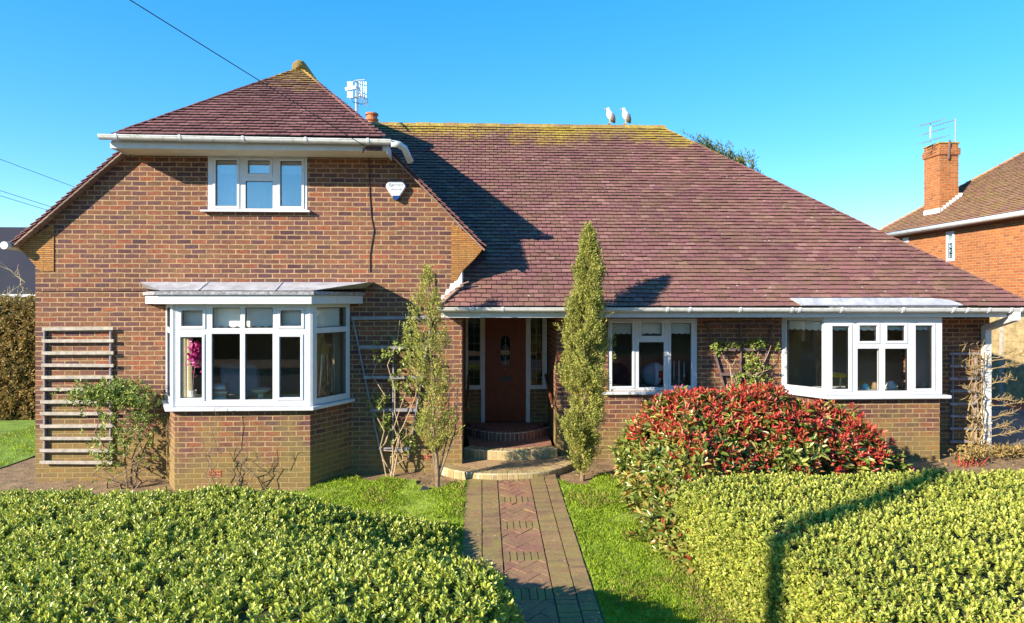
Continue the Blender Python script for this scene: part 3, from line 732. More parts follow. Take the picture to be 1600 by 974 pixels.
# ---- rooms behind the glass
rm = MB()
def room(x0, x1, y0, y1, z0, z1):
    rm.quad((x0, y1, z0), (x1, y1, z0), (x1, y1, z1), (x0, y1, z1)); rm.quad((x0, y0, z0), (x0, y1, z0), (x0, y1, z1), (x0, y0, z1)); rm.quad((x1, y0, z0), (x1, y1, z0), (x1, y1, z1), (x1, y0, z1))
    rm.quad((x0, y0, z0), (x1, y0, z0), (x1, y1, z0), (x0, y1, z0), 1); rm.quad((x0, y0, z1), (x1, y0, z1), (x1, y1, z1), (x0, y1, z1))
room(-6.55, -.6, DG + .26, 13.4, .5, 2.74); room(1.52, 4.35, DM + .26, 13.4, .5, 2.54); room(4.42, 8.45, DM + .26, 13.2, .5, 2.54); room(-5.4, -1.45, DG + .26, 13.5, 3.0, 5.0); room(-.3, 1.25, DD + .22, 17., .5, 2.54)
rm.build('room_lining', [M['roomwall'], M['roomfloor']], house, recalc=False)
# ---- main chimney
ch = MB(); cpos = W(581, 188, 15.3)
ch.box(cpos.x - .27, cpos.x + .27, 15.0, 15.6, 5.4, MZ + .16); cho = ch.build('chimney', M['ridge'], house)
ct = MB(); ct.lathe([(.13, 0), (.14, .03), (.12, .05), (.115, .12), (.15, .13), (.15, .17), (.12, .19), (.125, .25), (.15, .26), (.14, .3)], (cpos.x, 15.3, MZ + .14), 16); ct.build('chimney_pot', M['terracotta'], cho, smooth=False)
# ---- wall cable of the house
wc = MB(); pts = [W(a, b, DG - .012) for a, b in ((573, 236), (578, 262), (577, 300), (580, 340), (584, 360), (580, 384), (578, 398), (578, 425))]
wc.tube(pts, .008, 5); wc.tube([W(a, b, DG - .012) for a, b in ((679, 427), (680, 450), (677, 470), (668, 485))], .008, 5)
wc.tube([W(0 + a, b, DG - .01) for a, b in ((64, 455.5), (200, 455), (420, 454), (590, 454), (640, 455))], .005, 4)
wc.build('wall_cable', M['cable_r'], house)
jb = MB(); jb.box(WX(574, FY), WX(597, FY), FY - .04, FY - .001, 5.03, 5.09); jb.tube([W(566, 240, FY), W(569, 232, FY - .03), W(575, 231, FY - .03)], .012, 6); jb.build('cable_bracket', M['cable_r'], house)

# ================================================================ GROUND
def structure(o): o['kind'] = 'structure'; return o
xs = [-900, -300, -120, -60, -35] + [round(-24 + .8 * i, 2) for i in range(68)] + [45, 80, 160, 400, 900]
ys = [-900, -300, -120, -60, -30] + [round(-16 + .7 * i, 2) for i in range(66)] + [45, 80, 160, 400, 900]
g = MB(); nx = len(xs)
g.v = [(x, y, gz(x, y)) for y in ys for x in xs]
for j in range(len(ys) - 1):
    for i in range(nx - 1): g.f.append([j * nx + i, j * nx + i + 1, (j + 1) * nx + i + 1, (j + 1) * nx + i]); g.m.append(0)
structure(g.build('ground', M['soil'], recalc=False))
def inpoly(x, y, P):
    c = False; j = len(P) - 1
    for i in range(len(P)):
        if (P[i][1] > y) != (P[j][1] > y) and x < (P[j][0] - P[i][0]) * (y - P[i][1]) / (P[j][1] - P[i][1]) + P[i][0]: c = not c
        j = i
    return c
def sheet(name, P, dz, m, cell=.12, crown=0.):
    b = MB(); idx = {}
    x0, x1 = min(p[0] for p in P), max(p[0] for p in P); y0, y1 = min(p[1] for p in P), max(p[1] for p in P)
    def vid(i, j):
        if (i, j) not in idx:
            idx[(i, j)] = len(b.v); x, y = x0 + i * cell, y0 + j * cell
            b.v.append((x + R.uniform(-.03, .03) * cell, y + R.uniform(-.3, .3) * cell, gz(x, y) + dz + crown * R.random()))
        return idx[(i, j)]
    for i in range(int((x1 - x0) / cell) + 1):
        for j in range(int((y1 - y0) / cell) + 1):
            if inpoly(x0 + (i + .5) * cell, y0 + (j + .5) * cell, P):
                b.f.append([vid(i, j), vid(i + 1, j), vid(i + 1, j + 1), vid(i, j + 1)]); b.m.append(0)
    return structure(b.build(name, m, recalc=False))
PX0, PX1 = WX(729, 10.1), WX(869, 10.1)
lawnL = [(PX0 - .01, 2.2), (PX0 - .01, 9.98), (-.45, 9.96), (-.55, 9.75), (-.85, 9.72), (-.98, 10.05), (-1.25, 10.2), (-1.5, 10.32), (-1.62, 10.05), (-1.75, 10.2), (-2.05, 10.5), (-2.4, 10.0), (-2.6, 9.8), (-4.1, 9.55), (-4.5, 9.0), (-4.6, 2.2)]
lawnR = [(PX1 + .02, 2.2), (2.7, 2.2), (2.6, 7.5), (2.45, 8.4), (2.15, 9.2), (2.0, 10.05), (1.8, 10.2), (1.55, 9.72), (1.3, 9.75), (PX1 + .02, 9.98)]
sheet('lawn', lawnL, .012, M['lawnbase'], .11, .012); sheet('lawn', lawnR, .012, M['lawnbase'], .11, .012)
sheet('lawn', [(-30, 10.6), (-8.15, 10.6), (-8.0, 12), (-7.9, 24), (-30, 24)], .012, M['lawn_far'], .4, .02)
sheet('driveway', [(8.9, 11.2), (9.3, 10.9), (10.3, 10.7), (11.5, 10.9), (13.9, 11.0), (13.9, 30), (8.9, 30)], .012, M['drive'], .4)
sheet('pavement', [(-60, -3.8), (60, -3.8), (60, -2.0), (-60, -2.0)], .06, M['drive'], 1.)
sheet('road', [(-60, -11.), (60, -11.), (60, -3.8), (-60, -3.8)], .012, M['tarmac'], 1.)
# grass blades
def grass_blades(n, P, y0=None):
    x0, x1 = min(p[0] for p in P), max(p[0] for p in P); ya, yb = min(p[1] for p in P), max(p[1] for p in P)
    out = []
    while len(out) < n:
        x, y = R.uniform(x0, x1), R.uniform(ya, yb)
        if y < 5.4 or (x < -.3 and (y < 8.2 or x < -3.6)): continue
        if inpoly(x, y, P): out.append((x, y, gz(x, y) + .01))
    return out
pts = grass_blades(34000, lawnL) + grass_blades(44000, lawnR)
for _ in range(16000):
    x, y = R.uniform(-10, -8.05), 10.6 + 6 * R.random() ** 1.6; pts.append((x, y, gz(x, y) + .01))
P = np.array(pts); n = len(P)
D = np.stack([RN.normal(0, .45, n), RN.normal(0, .45, n), np.ones(n)], 1); Nn = RN.normal(size=(n, 3))
gn = np.array([mn.noise(Vector((p[0] * 1.7, p[1] * 1.7, 2.))) + .5 * mn.noise(Vector((p[0] * 6, p[1] * 6, 4.))) for p in pts])
dry = ((gn > .32) & (RN.random(n) < .4)) | ((P[:, 0] > 1.85) & (RN.random(n) < np.clip((P[:, 0] - 1.8) * 1.1, 0, .75)) & (P[:, 1] < 8.6))
keep = ~((gn < -.35) & (RN.random(n) < .55)); P, D, Nn, dry, gn = P[keep], D[keep], Nn[keep], dry[keep], gn[keep]; n = len(P)
o = leaf_obj('grass', P, D, Nn, RN.uniform(.02, .055, n) * (1 + .5 * np.clip(gn, -.6, .8)), RN.uniform(.004, .007, n), [M['grass'], M['grass_dry']], dry.astype(int), fold=0, curl=.4, simple_leaf=True)
tag(o, 'short bright green grass beside the brick path', 'grass', kind='stuff')
# fallen leaves
lp = []
for (x0, x1, y0, y1, k) in ((1.2, 2.6, 5.8, 9.8, 26), (6.2, 10., 8.9, 10.5, 220), (-1.6, -.3, 9.8, 10.5, 30), (1.3, 2.4, 10., 10.6, 40), (2., 2.9, 6, 8., 50)):
    for _ in range(k):
        x, y = R.uniform(x0, x1), R.uniform(y0, y1); lp.append((x, y, gz(x, y) + .03))
P = np.array(lp); n = len(P); D = RN.normal(size=(n, 3)); D[:, 2] *= .2; Nn = np.tile([0, 0, 1.], (n, 1)) + RN.normal(0, .3, (n, 3))
o = leaf_obj('fallen_leaves', P, D, Nn, RN.uniform(.03, .07, n), RN.uniform(.015, .03, n), M['leaf_dry']); tag(o, 'scattered dry fallen leaves on soil and lawn', 'leaves', kind='stuff')
# ---- path
def clip(poly, x0, x1, y0, y1):
    for ax, lim, sg in ((0, x0, 1), (0, x1, -1), (1, y0, 1), (1, y1, -1)):
        out = []
        for i in range(len(poly)):
            a, b = poly[i - 1], poly[i]; da, db = (a[ax] - lim) * sg, (b[ax] - lim) * sg
            if (da >= 0) != (db >= 0):
                t = da / (da - db); out.append((a[0] + (b[0] - a[0]) * t, a[1] + (b[1] - a[1]) * t))
            if db >= 0: out.append(b)
        poly = out
        if not poly: return []
    return poly
pb = MB()
def paver(poly, mi, up=.03):
    if len(poly) < 3: return
    h = up + R.uniform(-.004, .004); tx, ty = R.uniform(-.02, .02), R.uniform(-.02, .02); cx, cy = poly[0]
    n = len(poly); topv = [(x, y, gz(x, y) + h + (x - cx) * tx + (y - cy) * ty) for x, y in poly]
    pb.add(topv + [(x, y, gz(x, y) - .03) for x, y in poly], [tuple(range(n))] + [(i, (i + 1) % n, (i + 1) % n + n, i + n) for i in range(n)], mi)
E = [WX(p, 10.1) for p in (729, 753, 777, 827, 850, 869)]
PY0, PY1 = 2.0, 10.16
base = MB(); yy = PY0
while yy < PY1:
    y2 = min(yy + .4, PY1); base.quad((E[0], yy, gz(0, yy) + .008), (E[5], yy, gz(0, yy) + .022), (E[5], y2, gz(0, y2) + .022), (E[0], y2, gz(0, y2) + .008)); yy = y2
path = structure(base.build('path', M['jointdirt'], recalc=False))
for (a, b) in ((E[0], E[1]), (E[1], E[2]), (E[3], E[4]), (E[4], E[5])):
    y = PY0 + R.uniform(0, .05)
    while y < PY1:
        paver([(a + .006 + R.uniform(0, .004), y + .004), (b - .006, y + .004), (b - .006 + R.uniform(-.004, .003), y + .074), (a + .006, y + .074)], 0); y += .077
y = PY1
a, b = E[2] + .004, E[3] - .004
k = 0
while y > PY0:
    w = (b - a) / 6
    for i in range(6): paver([(a + i * w + .005, y - .215), (a + (i + 1) * w - .005, y - .215), (a + (i + 1) * w - .005, y - .004), (a + i * w + .005, y - .004)], 0)
    y -= .22; ylo = y - .62
    c, s = math.cos(rad(45)), math.sin(rad(45)); L, Wd = .215, .1075
    for i in range(-9, 10):
        for j in range(-5, 6):
            for (u0, v0, du, dv) in ((i * Wd + j * 2 * L, i * Wd, L, Wd), (i * Wd + j * 2 * L, i * Wd + Wd, Wd, L)):
                q = [(u0 + .002, v0 + .002), (u0 + du - .002, v0 + .002), (u0 + du - .002, v0 + dv - .002), (u0 + .002, v0 + dv - .002)]
                q = [((a + b) / 2 + c * p[0] - s * p[1], (y + ylo) / 2 + s * p[0] + c * p[1]) for p in q]
                paver(clip(q, a + .004, b - .004, ylo + .004, y - .004), 1, .028)
    y = ylo
pv = pb.build('paving', [M['path_band'], M['path_red']], path, recalc=True)

# ---- porch steps
steps = thing('porch_steps', 'three curved brick steps leading up to the front door', 'steps', (.47, 11, .1))
def arc_step(zb, zt_, left, right, front, yend_l, yend_r, back, depth=.21, mtop='step_top', medge='step_edge', ex=2.0):
    """front edge is a shallow arc through (left,yend_l), (mid,front), (right,yend_r)"""
    n = 40; cx = (left + right) / 2
    def e(t):
        x = left + (right - left) * t; k = 1 - abs(2 * t - 1) ** ex
        ye = yend_l + (yend_r - yend_l) * t
        return Vector((x, ye + (front - ye) * k, 0))
    pts = [e(i / n) for i in range(n + 1)]
    top_ = MB(); ins = []
    for i, p in enumerate(pts):
        t = (pts[min(i + 1, n)] - pts[max(i - 1, 0)]).normalized(); nn = Vector((-t.y, t.x, 0)); ins.append(p + nn * depth * .9)
    poly = [(p.x, p.y) for p in ins] + [(right, back), (left, back)]
    poly = [(min(max(x, left + .001), right - .001), min(y_, back)) for x, y_ in poly]
    top_.prism(poly, (0, 0, zb - .1), ux, vy, (0, 0, zt_ - zb + .1 - .008)); st = top_.build('step', M[mtop], steps)
    ed = MB(); d = 0; cum = [0]
    for i in range(n): cum.append(cum[-1] + (pts[i + 1] - pts[i]).length)
    tot = cum[-1]; m = int(tot / .078)
    def at(s):
        s = max(0, min(tot, s))
        for i in range(n):
            if cum[i + 1] >= s: 
                f = (s - cum[i]) / (cum[i + 1] - cum[i]); t = (pts[i + 1] - pts[i]).normalized(); return pts[i].lerp(pts[i + 1], f), Vector((-t.y, t.x, 0))
    for i in range(m):
        (p, n1), (q, n2) = at(tot * i / m + .007), at(tot * (i + 1) / m - .007)
        h = R.uniform(-.003, .003)
        vs = [p, q, q + n2 * depth, p + n1 * depth]
        c = Vector((R.uniform(-.004, .004), R.uniform(-.004, .004), 0))
        zb_ = zb - .12
        # rounded nosing
        prof = [(0, zb_), (0, zt_ - .022 + h), (.008, zt_ - .007 + h), (.024, zt_ + h), (depth, zt_ + h), (depth, zb_)]
        A = [p + n1 * r + c + Vector((0, 0, z)) for r, z in prof]; B = [q + n2 * r + c + Vector((0, 0, z)) for r, z in prof]
        k = len(prof); ed.add(A + B, [tuple(range(k)), tuple(range(2 * k - 1, k - 1, -1))] + [(j, (j + 1) % k, (j + 1) % k + k, j + k) for j in range(k)])
    ed.build('edging', M[medge], st)
    jm = MB(); ok = [pts[i] for i in range(n + 1)]
    jpoly = [((p + (q - p) * .022).x, (p + (q - p) * .022).y) for p, q in zip(ok, ins)] + [((p + (q - p) * .98).x, (p + (q - p) * .98).y) for p, q in zip(ok, ins)][::-1]
    jm.prism(jpoly, (0, 0, zb - .1), ux, vy, (0, 0, zt_ - zb + .1 - .004)); jm.build('joints', M['mortar_s'], st)
arc_step(.1, .225, WX(680, 10.62), WX(897, 10.9), 10.0, 10.6, 10.72, 11.15, ex=2.8)
arc_step(.22, .37, XGR + .004, PR - .004, 10.86, 11.13, 11.05, 12.6, mtop='step_red')
arc_step(.37, .505, XGR + .004, PR - .006, 11.66, 12.25, 12.2, 12.75, mtop='step_red', medge='step_edge_r')
# ---- handrails
for nm, lab, x, sg in (('handrail', 'dark wooden handrail on the right wall of the porch', PR - .07, 1), ('handrail', 'dark wooden handrail on the left wall of the porch', XGR + .07, -1)):
    a, b = Vector((x, 12.45, 1.42)), Vector((x, 11.15, 1.02))
    t = thing(nm, lab, 'handrail', (x, 11.8, 1.2), 'porch handrails')
    h = MB(); h.tube([a, b], .026, 10); h.build('rail', M['rail'], t, smooth=True)
    for f in (.15, .85):
        p = a.lerp(b, f); k = MB(); k.tube([p, p + Vector((0, 0, -.05)), p + Vector((sg * .066, 0, -.06))], .008, 6); k.build('bracket', M['black'], t)

# ================================================================ FIXTURES
al = thing('alarm_box', 'white triangular burglar alarm box with blue lamp high on gable wall', 'alarm box', W(618, 295, DG - .04))
def ap(lst, D): return [(W(a, b, D).x, W(a, b, D).z) for a, b in lst]
b_ = MB(); b_.prism(ap([(607, 284), (629, 284), (634, 290), (634, 293), (624, 308), (613, 308), (603, 293), (603, 289)], DG - .08), (0, DG - .085, 0), ux, uz, (0, .084, 0)); b_.build('cover', M['upvc'], al, bevel=.012)
b_ = MB(); b_.prism(ap([(613, 306), (624.5, 306), (623, 311), (619, 312.5), (614.5, 311)], DG - .08), (0, DG - .09, 0), ux, uz, (0, .088, 0)); b_.build('lamp', simple('blue lamp lens', (.01, .03, .16), .15), al)
ink = simple('grey print', (.25, .27, .33), .6)
b_ = MB(); c = W(610, 289.3, DG - .087); b_.tube([c + Vector((.026 * math.cos(t), 0, .026 * math.sin(t))) for t in [math.pi * i / 8 for i in range(17)]], .003, 4); b_.tube([c + Vector((.010 * math.cos(t), 0, .010 * math.sin(t))) for t in [math.pi * i / 8 for i in range(17)]], .003, 4); b_.build('emblem', ink, al)
def text(s, p, size, m, parent):
    cu = bpy.data.curves.new('lettering', 'FONT'); cu.body = s; cu.size = size; cu.align_x = 'LEFT'; cu.extrude = .0005
    cu.materials.append(m); tmp = bpy.data.objects.new('tmp_text', cu); me = bpy.data.meshes.new_from_object(tmp); bpy.data.objects.remove(tmp); o = bpy.data.objects.new('lettering', me); C.objects.link(o); o.parent = parent; o.location = Vector(p) - parent.location; o.rotation_euler = (rad(90), 0, 0); return o
text('protect', W(613.2, 290.4, DG - .087), .054, ink, al)
text('070 60 100', W(611, 297.3, DG - .087), .036, ink, al)

def aerial(name, label, loc, mast, kind):
    t = thing(name, label, 'aerial', loc); return t
# own aerial: mast, reflector, boom with directors
ac = W(557.5, 170, 14.6)
t = thing('tv_aerial', 'grey television aerial on a mast behind the gable roof', 'aerial', (ac.x, 14.6, MZ - .3))
b_ = MB(); b_.tube([(ac.x, 14.6, MZ - .5), (ac.x, 14.6, WZ(557, 128, 14.6))], .035, 8); b_.build('mast', M['alu'], t)
b_ = MB(); zt_ = WZ(557, 128, 14.6); zl_ = WZ(557, 153, 14.6); zm_ = WZ(557, 140, 14.6)
x0, x1 = WX(543.5, 14.6), WX(572, 14.6)
for z in (zt_, zl_): b_.tube([(x0, 14.75, z), (ac.x, 14.5, z), (x1, 14.45, z)], .012, 5)
for i in range(9):
    f = i / 8
    if .3 < f < .6: continue
    x = x0 + (x1 - x0) * f; b_.tube([(x, 14.6, zt_), (x, 14.6, zl_)], .009, 4)
b_.beam((x0 - .05, 14.6, zm_), (ac.x, 14.55, zm_ + .03), .035, .06); b_.build('reflector', M['alu'], t)
b_ = MB(); p0, p1 = Vector((ac.x, 14.5, zm_)), W(572, 162, 13.7); b_.tube([p0, p1], .014, 5)
for i in range(9):
    p = p0.lerp(p1, .15 + .85 * i / 8); b_.tube([p + Vector((-.05, 0, .07)), p + Vector((.05, 0, -.07))], .008, 4); b_.tube([p + Vector((-.05, 0, -.07)), p + Vector((.05, 0, .07))], .008, 4)
b_.build('boom', M['alu'], t)
b_ = MB(); b_.tube([W(557, 151, 14.5), W(549, 154, 14.5), W(552, 160, 14.5), W(565, 163, 14.5), W(575, 160, 14.5), W(574, 155, 14.5), W(566, 152, 14.5), W(557, 151, 14.5)], .009, 5); b_.build('cable_loop', M['cable'], t)

# ---- trellises
def ladder(name, label, px0_, px1_, y0, y1, n, D, m, skew=0., stile=True, wide=.05, seed=1):
    t = thing(name, label, 'trellis', (W((px0_ + px1_) / 2, y1, D).x, D, W(px0_, y1, D).z)); rr = random.Random(seed)
    for px in (px0_ + 4, px1_ - 5):
        a, b = W(px, y0, D + .03), W(px, y1, D + .03); s = MB(); s.beam(a, b, .022, .045, up=(0, 1, 0)); s.build('upright', m[1], t, bevel=.003)
    for i in range(n):
        y = y0 + (y1 - y0) * i / (n - 1); sk = skew * i / (n - 1)
        a, b = W(px0_ - sk + rr.uniform(-.7, .7), y + rr.uniform(-.5, .5), D - .01), W(px1_ - sk * .5 + rr.uniform(-.7, .7), y + rr.uniform(-.5, .5), D - .01)
        s = MB(); s.beam(a, b, .022, wide); s.build('rung', m[0], t, bevel=.003)
    return t
ladder('ladder_trellis', 'pale timber ladder trellis of twelve rungs on the left end of the gable wall', 66, 178, 514, 723, 12, DG - .06, (M['wood_w'], M['wood_g']), 4.5, seed=2)
ladder('ladder_trellis', 'dark timber ladder trellis in shade right of the right bay window', 1484, 1530, 553, 690, 8, DM - .05, (M['wood_g'], M['wood_g']), 0., wide=.04, seed=3)
def fan(name, label, bars, rungs, D, m):
    t = thing(name, label, 'trellis', (W(bars[0][2], bars[0][3], D).x, D, W(bars[0][2], bars[0][3], D).z))
    for (a, b, c, d) in bars: s = MB(); s.beam(W(a, b, D + .025), W(c, d, D + .025), .022, .045, up=(0, 1, 0)); s.build('upright', m, t, bevel=.003)
    for (a, b, c, d) in rungs: s = MB(); s.beam(W(a, b, D), W(c, d, D), .022, .05); s.build('rung', m, t, bevel=.003)
    return t
fan('fan_trellis', 'grey timber fan trellis on the brick wall between left bay and porch', [(551, 497, 597, 718), (615, 525, 614, 700), (674, 499, 637, 720)], [(549, 498, 678, 496), (560, 543, 668, 543), (568, 590, 660, 590), (579, 641, 652, 641), (591, 702, 642, 702)], DG - .06, M['wood_g'])
fan('fan_trellis', 'dark brown fan trellis on the wall between middle window and right bay', [(1105, 506, 1137, 625), (1157, 506, 1158, 640), (1208, 506, 1180, 625)], [(1103, 506, 1210, 505), (1117, 547, 1200, 546), (1126, 585, 1190, 585), (1132, 620, 1183, 620)], DM - .06, M['wood_b'])

# ================================================================ PLANTS
def heightfield_hedge(name, label, x0, x1, y0, y1, top, mats, nsh, seed, leaf=(.045, .024), k=8, length=.05, face=()):
    nxg, nyg = 90, 60
    def grad(x, y, e=.04):
        z = top(x, y); return z, (top(x + e, y) - z) / e, (top(x, y + e) - z) / e
    t = thing(name, label, 'hedge', ((x0 + x1) / 2, (y0 + y1) / 2, gz((x0 + x1) / 2, (y0 + y1) / 2)))
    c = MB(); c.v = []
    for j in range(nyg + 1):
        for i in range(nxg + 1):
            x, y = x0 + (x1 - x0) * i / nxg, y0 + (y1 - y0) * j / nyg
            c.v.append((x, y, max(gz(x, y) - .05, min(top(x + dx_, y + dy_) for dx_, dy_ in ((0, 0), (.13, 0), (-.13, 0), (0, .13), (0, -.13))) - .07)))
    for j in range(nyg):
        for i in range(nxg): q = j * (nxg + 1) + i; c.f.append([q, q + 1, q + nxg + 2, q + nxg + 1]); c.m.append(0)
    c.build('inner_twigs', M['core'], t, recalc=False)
    pts, ax = [], []
    rr = random.Random(seed)
    while len(pts) < nsh:
        x, y = rr.uniform(x0, x1), rr.uniform(y0, y1); z, gx, gy = grad(x, y)
        if z < gz(x, y) + .04: continue
        if rr.random() > math.sqrt(1 + min(24, gx * gx + gy * gy)) / 3.6: continue
        if mn.noise(Vector((x * 2.3, y * 2.3, seed))) < -.3 and rr.random() < .4: continue
        nv = Vector((-gx, -gy, 1)).normalized()
        pts.append(Vector((x, y, z)) + nv * (rr.gauss(-.012, .018) + (.03 if rr.random() < .06 else 0))); ax.append(nv * .8 + Vector((rr.gauss(0, .28), rr.gauss(0, .28), .45)))
    for (x, y) in face:
        z = rr.uniform(gz(x, y), top(x + .3, y) - .03); pts.append(Vector((x + .05 * (z - gz(x, y)) + rr.gauss(0, .025), y, z))); ax.append(Vector((-.75 + rr.gauss(0, .25), rr.gauss(-.15, .3), .6)))
    Pn, An = np.array(pts), np.array(ax)
    p, d, nn, l, w = shoots(Pn, An, k, length, leaf[0], leaf[1], .18, 1.0)
    jj = np.repeat(np.arange(k), len(Pn)); tipm = (jj >= k * .45) & (np.tile(RN.random(len(Pn)), k) < .8)
    leaf_obj('foliage', p, d, nn, l, w, mats, tipm.astype(int), t)
    # a few bare twigs
    tw = MB()
    for _ in range(160):
        i = rr.randrange(len(pts)); a = Vector(pts[i]); dd = Vector(ax[i]).normalized() + Vector((rr.gauss(0, .6), rr.gauss(0, .6), 0)); tw.tube([a - dd * .06, a + dd * rr.uniform(.03, .08)], .0025, 3)
    tw.build('twigs', M['bark'], t)['kind'] = 'stuff'
    return t
def ss(a, b, x):
    t = max(0., min(1., (x - a) / (b - a))); return t * t * (3 - 2 * t)
def bumpy(x, y, s=1.3, a=.06): return a * mn.noise(Vector((x * s, y * s, 3.1))) + a * .6 * mn.noise(Vector((x * s * 2.7, y * s * 2.7, 1.7)))
def rd(t):       # rounded shoulder: quarter-ellipse profile
    t = max(0., min(1., t)); return math.sqrt(max(0., 1 - (1 - t) ** 2))
def top_left(x, y):
    far = 8.35 + .2 * ss(-3.5, -8.5, x) - .12 * mn.noise(Vector((x * .9, 0, 0)))
    lin = max(0, min(1, (8.3 - y) / 3.5)); k_ = ss(-.2, -3.4, x)
    H = (.42 + .66 * (.5 * lin + .5 * ss(7.6, 4.9, y))) * (1 - k_) + (.68 + .34 * lin) * k_
    edge = .40 - .70 * ss(5.2, 8.3, y) + .05 * mn.noise(Vector((y * 2, 5, 0)))
    w = .45 + 1.9 * ss(5.2, 6.3, y)
    return gz(x, y) + H * rd((far - y) / .55) * (.22 * rd((edge - x) / .25) + .78 * math.sin(math.pi / 2 * max(0, min(1, (edge - x) / w)))) + bumpy(x, y, 1.5, .05) * ss(0, .3, far - y)
heightfield_hedge('clipped_hedge', 'wide low dark green clipped hedge left of the brick path', -8.6, .48, 3.0, 8.7, top_left, [M['leaf_hl'], M['leaf_hlt']], 25000, 21, (.044, .026), 8, .055)
def top_right(x, y):
    far = 7.62 + .10 * mn.noise(Vector((x * .8, 9, 0)))
    H = .90 + .16 * ss(7., 5., y)
    edge = 2.44 - .13 * (y - 5.3) + .05 * mn.noise(Vector((y * 2, 8, 0)))
    return gz(x, y) + H * rd((far - y) / .3) * (.8 * ss(0, .16, x - edge) + .2 * rd((x - edge) / .5)) + bumpy(x, y, 1.5, .04) * ss(0, .3, far - y) * ss(0, .3, x - edge)
heightfield_hedge('clipped_hedge', 'bright yellow-green clipped hedge right of the path before the red bush', 2.05, 9.0, 3.2, 7.8, top_right, [M['leaf_hr'], M['leaf_hrt']], 21000, 22, (.036, .022), 8, .045, face=[(2.44 - .13 * (y_ - 5.3) + .06, y_) for y_ in [R.uniform(3.4, 7.6) for _ in range(3600)]])

# photinia
EL = [((3.0, 9.0, .5), (1.05, .95, 1.0)), ((3.65, 9.1, .58), (1.1, .95, .95)), ((4.45, 9.2, .38), (1.2, .9, .90)), ((5.05, 9.3, .13), (.86, .8, .70)), ((2.68, 8.5, .34), (.74, .85, .82)), ((2.5, 7.95, .14), (.52, .7, .58)), ((2.42, 7.5, .0), (.36, .45, .36))]
ph = thing('photinia_bush', 'large rounded bush with red young leaves above green ones under the middle window', 'bush', (3.5, 9.0, .15))
pts, ax = [], []
while len(pts) < 5000:
    c, r = R.choices(EL, [r[0] * r[2] for _, r in EL])[0]
    v = Vector((R.gauss(0, 1), R.gauss(0, 1), R.gauss(0, 1))).normalized()
    p = Vector((c[0] + v.x * r[0], c[1] + v.y * r[1], c[2] + v.z * r[2]))
    if p.z < gz(p.x, p.y) + .03 or p.y > 10.5 or (p.x > 2.3 and p.y < 7.5): continue
    if any(sum(((p[i] - c2[i]) / r2[i]) ** 2 for i in range(3)) < .9 for c2, r2 in EL if c2 != c): continue
    nv = Vector((v.x / r[0], v.y / r[1], v.z / r[2])).normalized()
    pts.append(p + nv * (R.gauss(-.03, .05) + .10 * mn.noise(p * 2.1) + .06 * mn.noise(p * 5.3))); ax.append(nv * .75 + Vector((R.gauss(0, .25), R.gauss(0, .25), .5)))
Pn, An = np.array(pts), np.array(ax)
hn = np.array([mn.noise(Vector(p) * 1.6) for p in pts])
redness = (Pn[:, 2] - (.92 - .16 * (Pn[:, 0] - 2.4))) * 1.6 + hn * .9 + RN.normal(0, .45, len(pts)) - .3 * np.exp(-((Pn[:, 0] - 2.2) / .5) ** 2) * (Pn[:, 2] < .9)
isred = redness > .06
p, d, nn, l, w = shoots(Pn, An, 8, .11, .125, .048, .3, 1.35)
mi = np.zeros(len(p), int)
rep = np.tile(isred, 8); jj = np.repeat(np.arange(8), len(Pn)) 
mi[rep & (jj >= 3)] = 1
mi[(~rep) & (jj >= 7) & (np.tile(RN.random(len(Pn)), 8) < .25)] = 1
l = np.where(mi == 1, l * .72, l); w = np.where(mi == 1, w * .7, w)
leaf_obj('foliage', p, d, nn, l, w, [M['leaf_ph'], M['leaf_red']], mi, ph, fold=.3)
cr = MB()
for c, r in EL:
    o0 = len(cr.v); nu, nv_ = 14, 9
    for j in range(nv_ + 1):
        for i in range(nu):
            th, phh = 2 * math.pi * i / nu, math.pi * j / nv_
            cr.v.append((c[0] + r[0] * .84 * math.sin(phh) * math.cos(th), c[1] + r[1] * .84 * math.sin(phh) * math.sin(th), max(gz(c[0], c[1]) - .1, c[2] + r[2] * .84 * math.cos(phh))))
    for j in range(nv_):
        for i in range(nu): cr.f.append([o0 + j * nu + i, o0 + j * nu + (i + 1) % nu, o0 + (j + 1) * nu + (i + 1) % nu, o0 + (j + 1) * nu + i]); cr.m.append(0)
cr.build('inner_twigs', M['core'], ph)

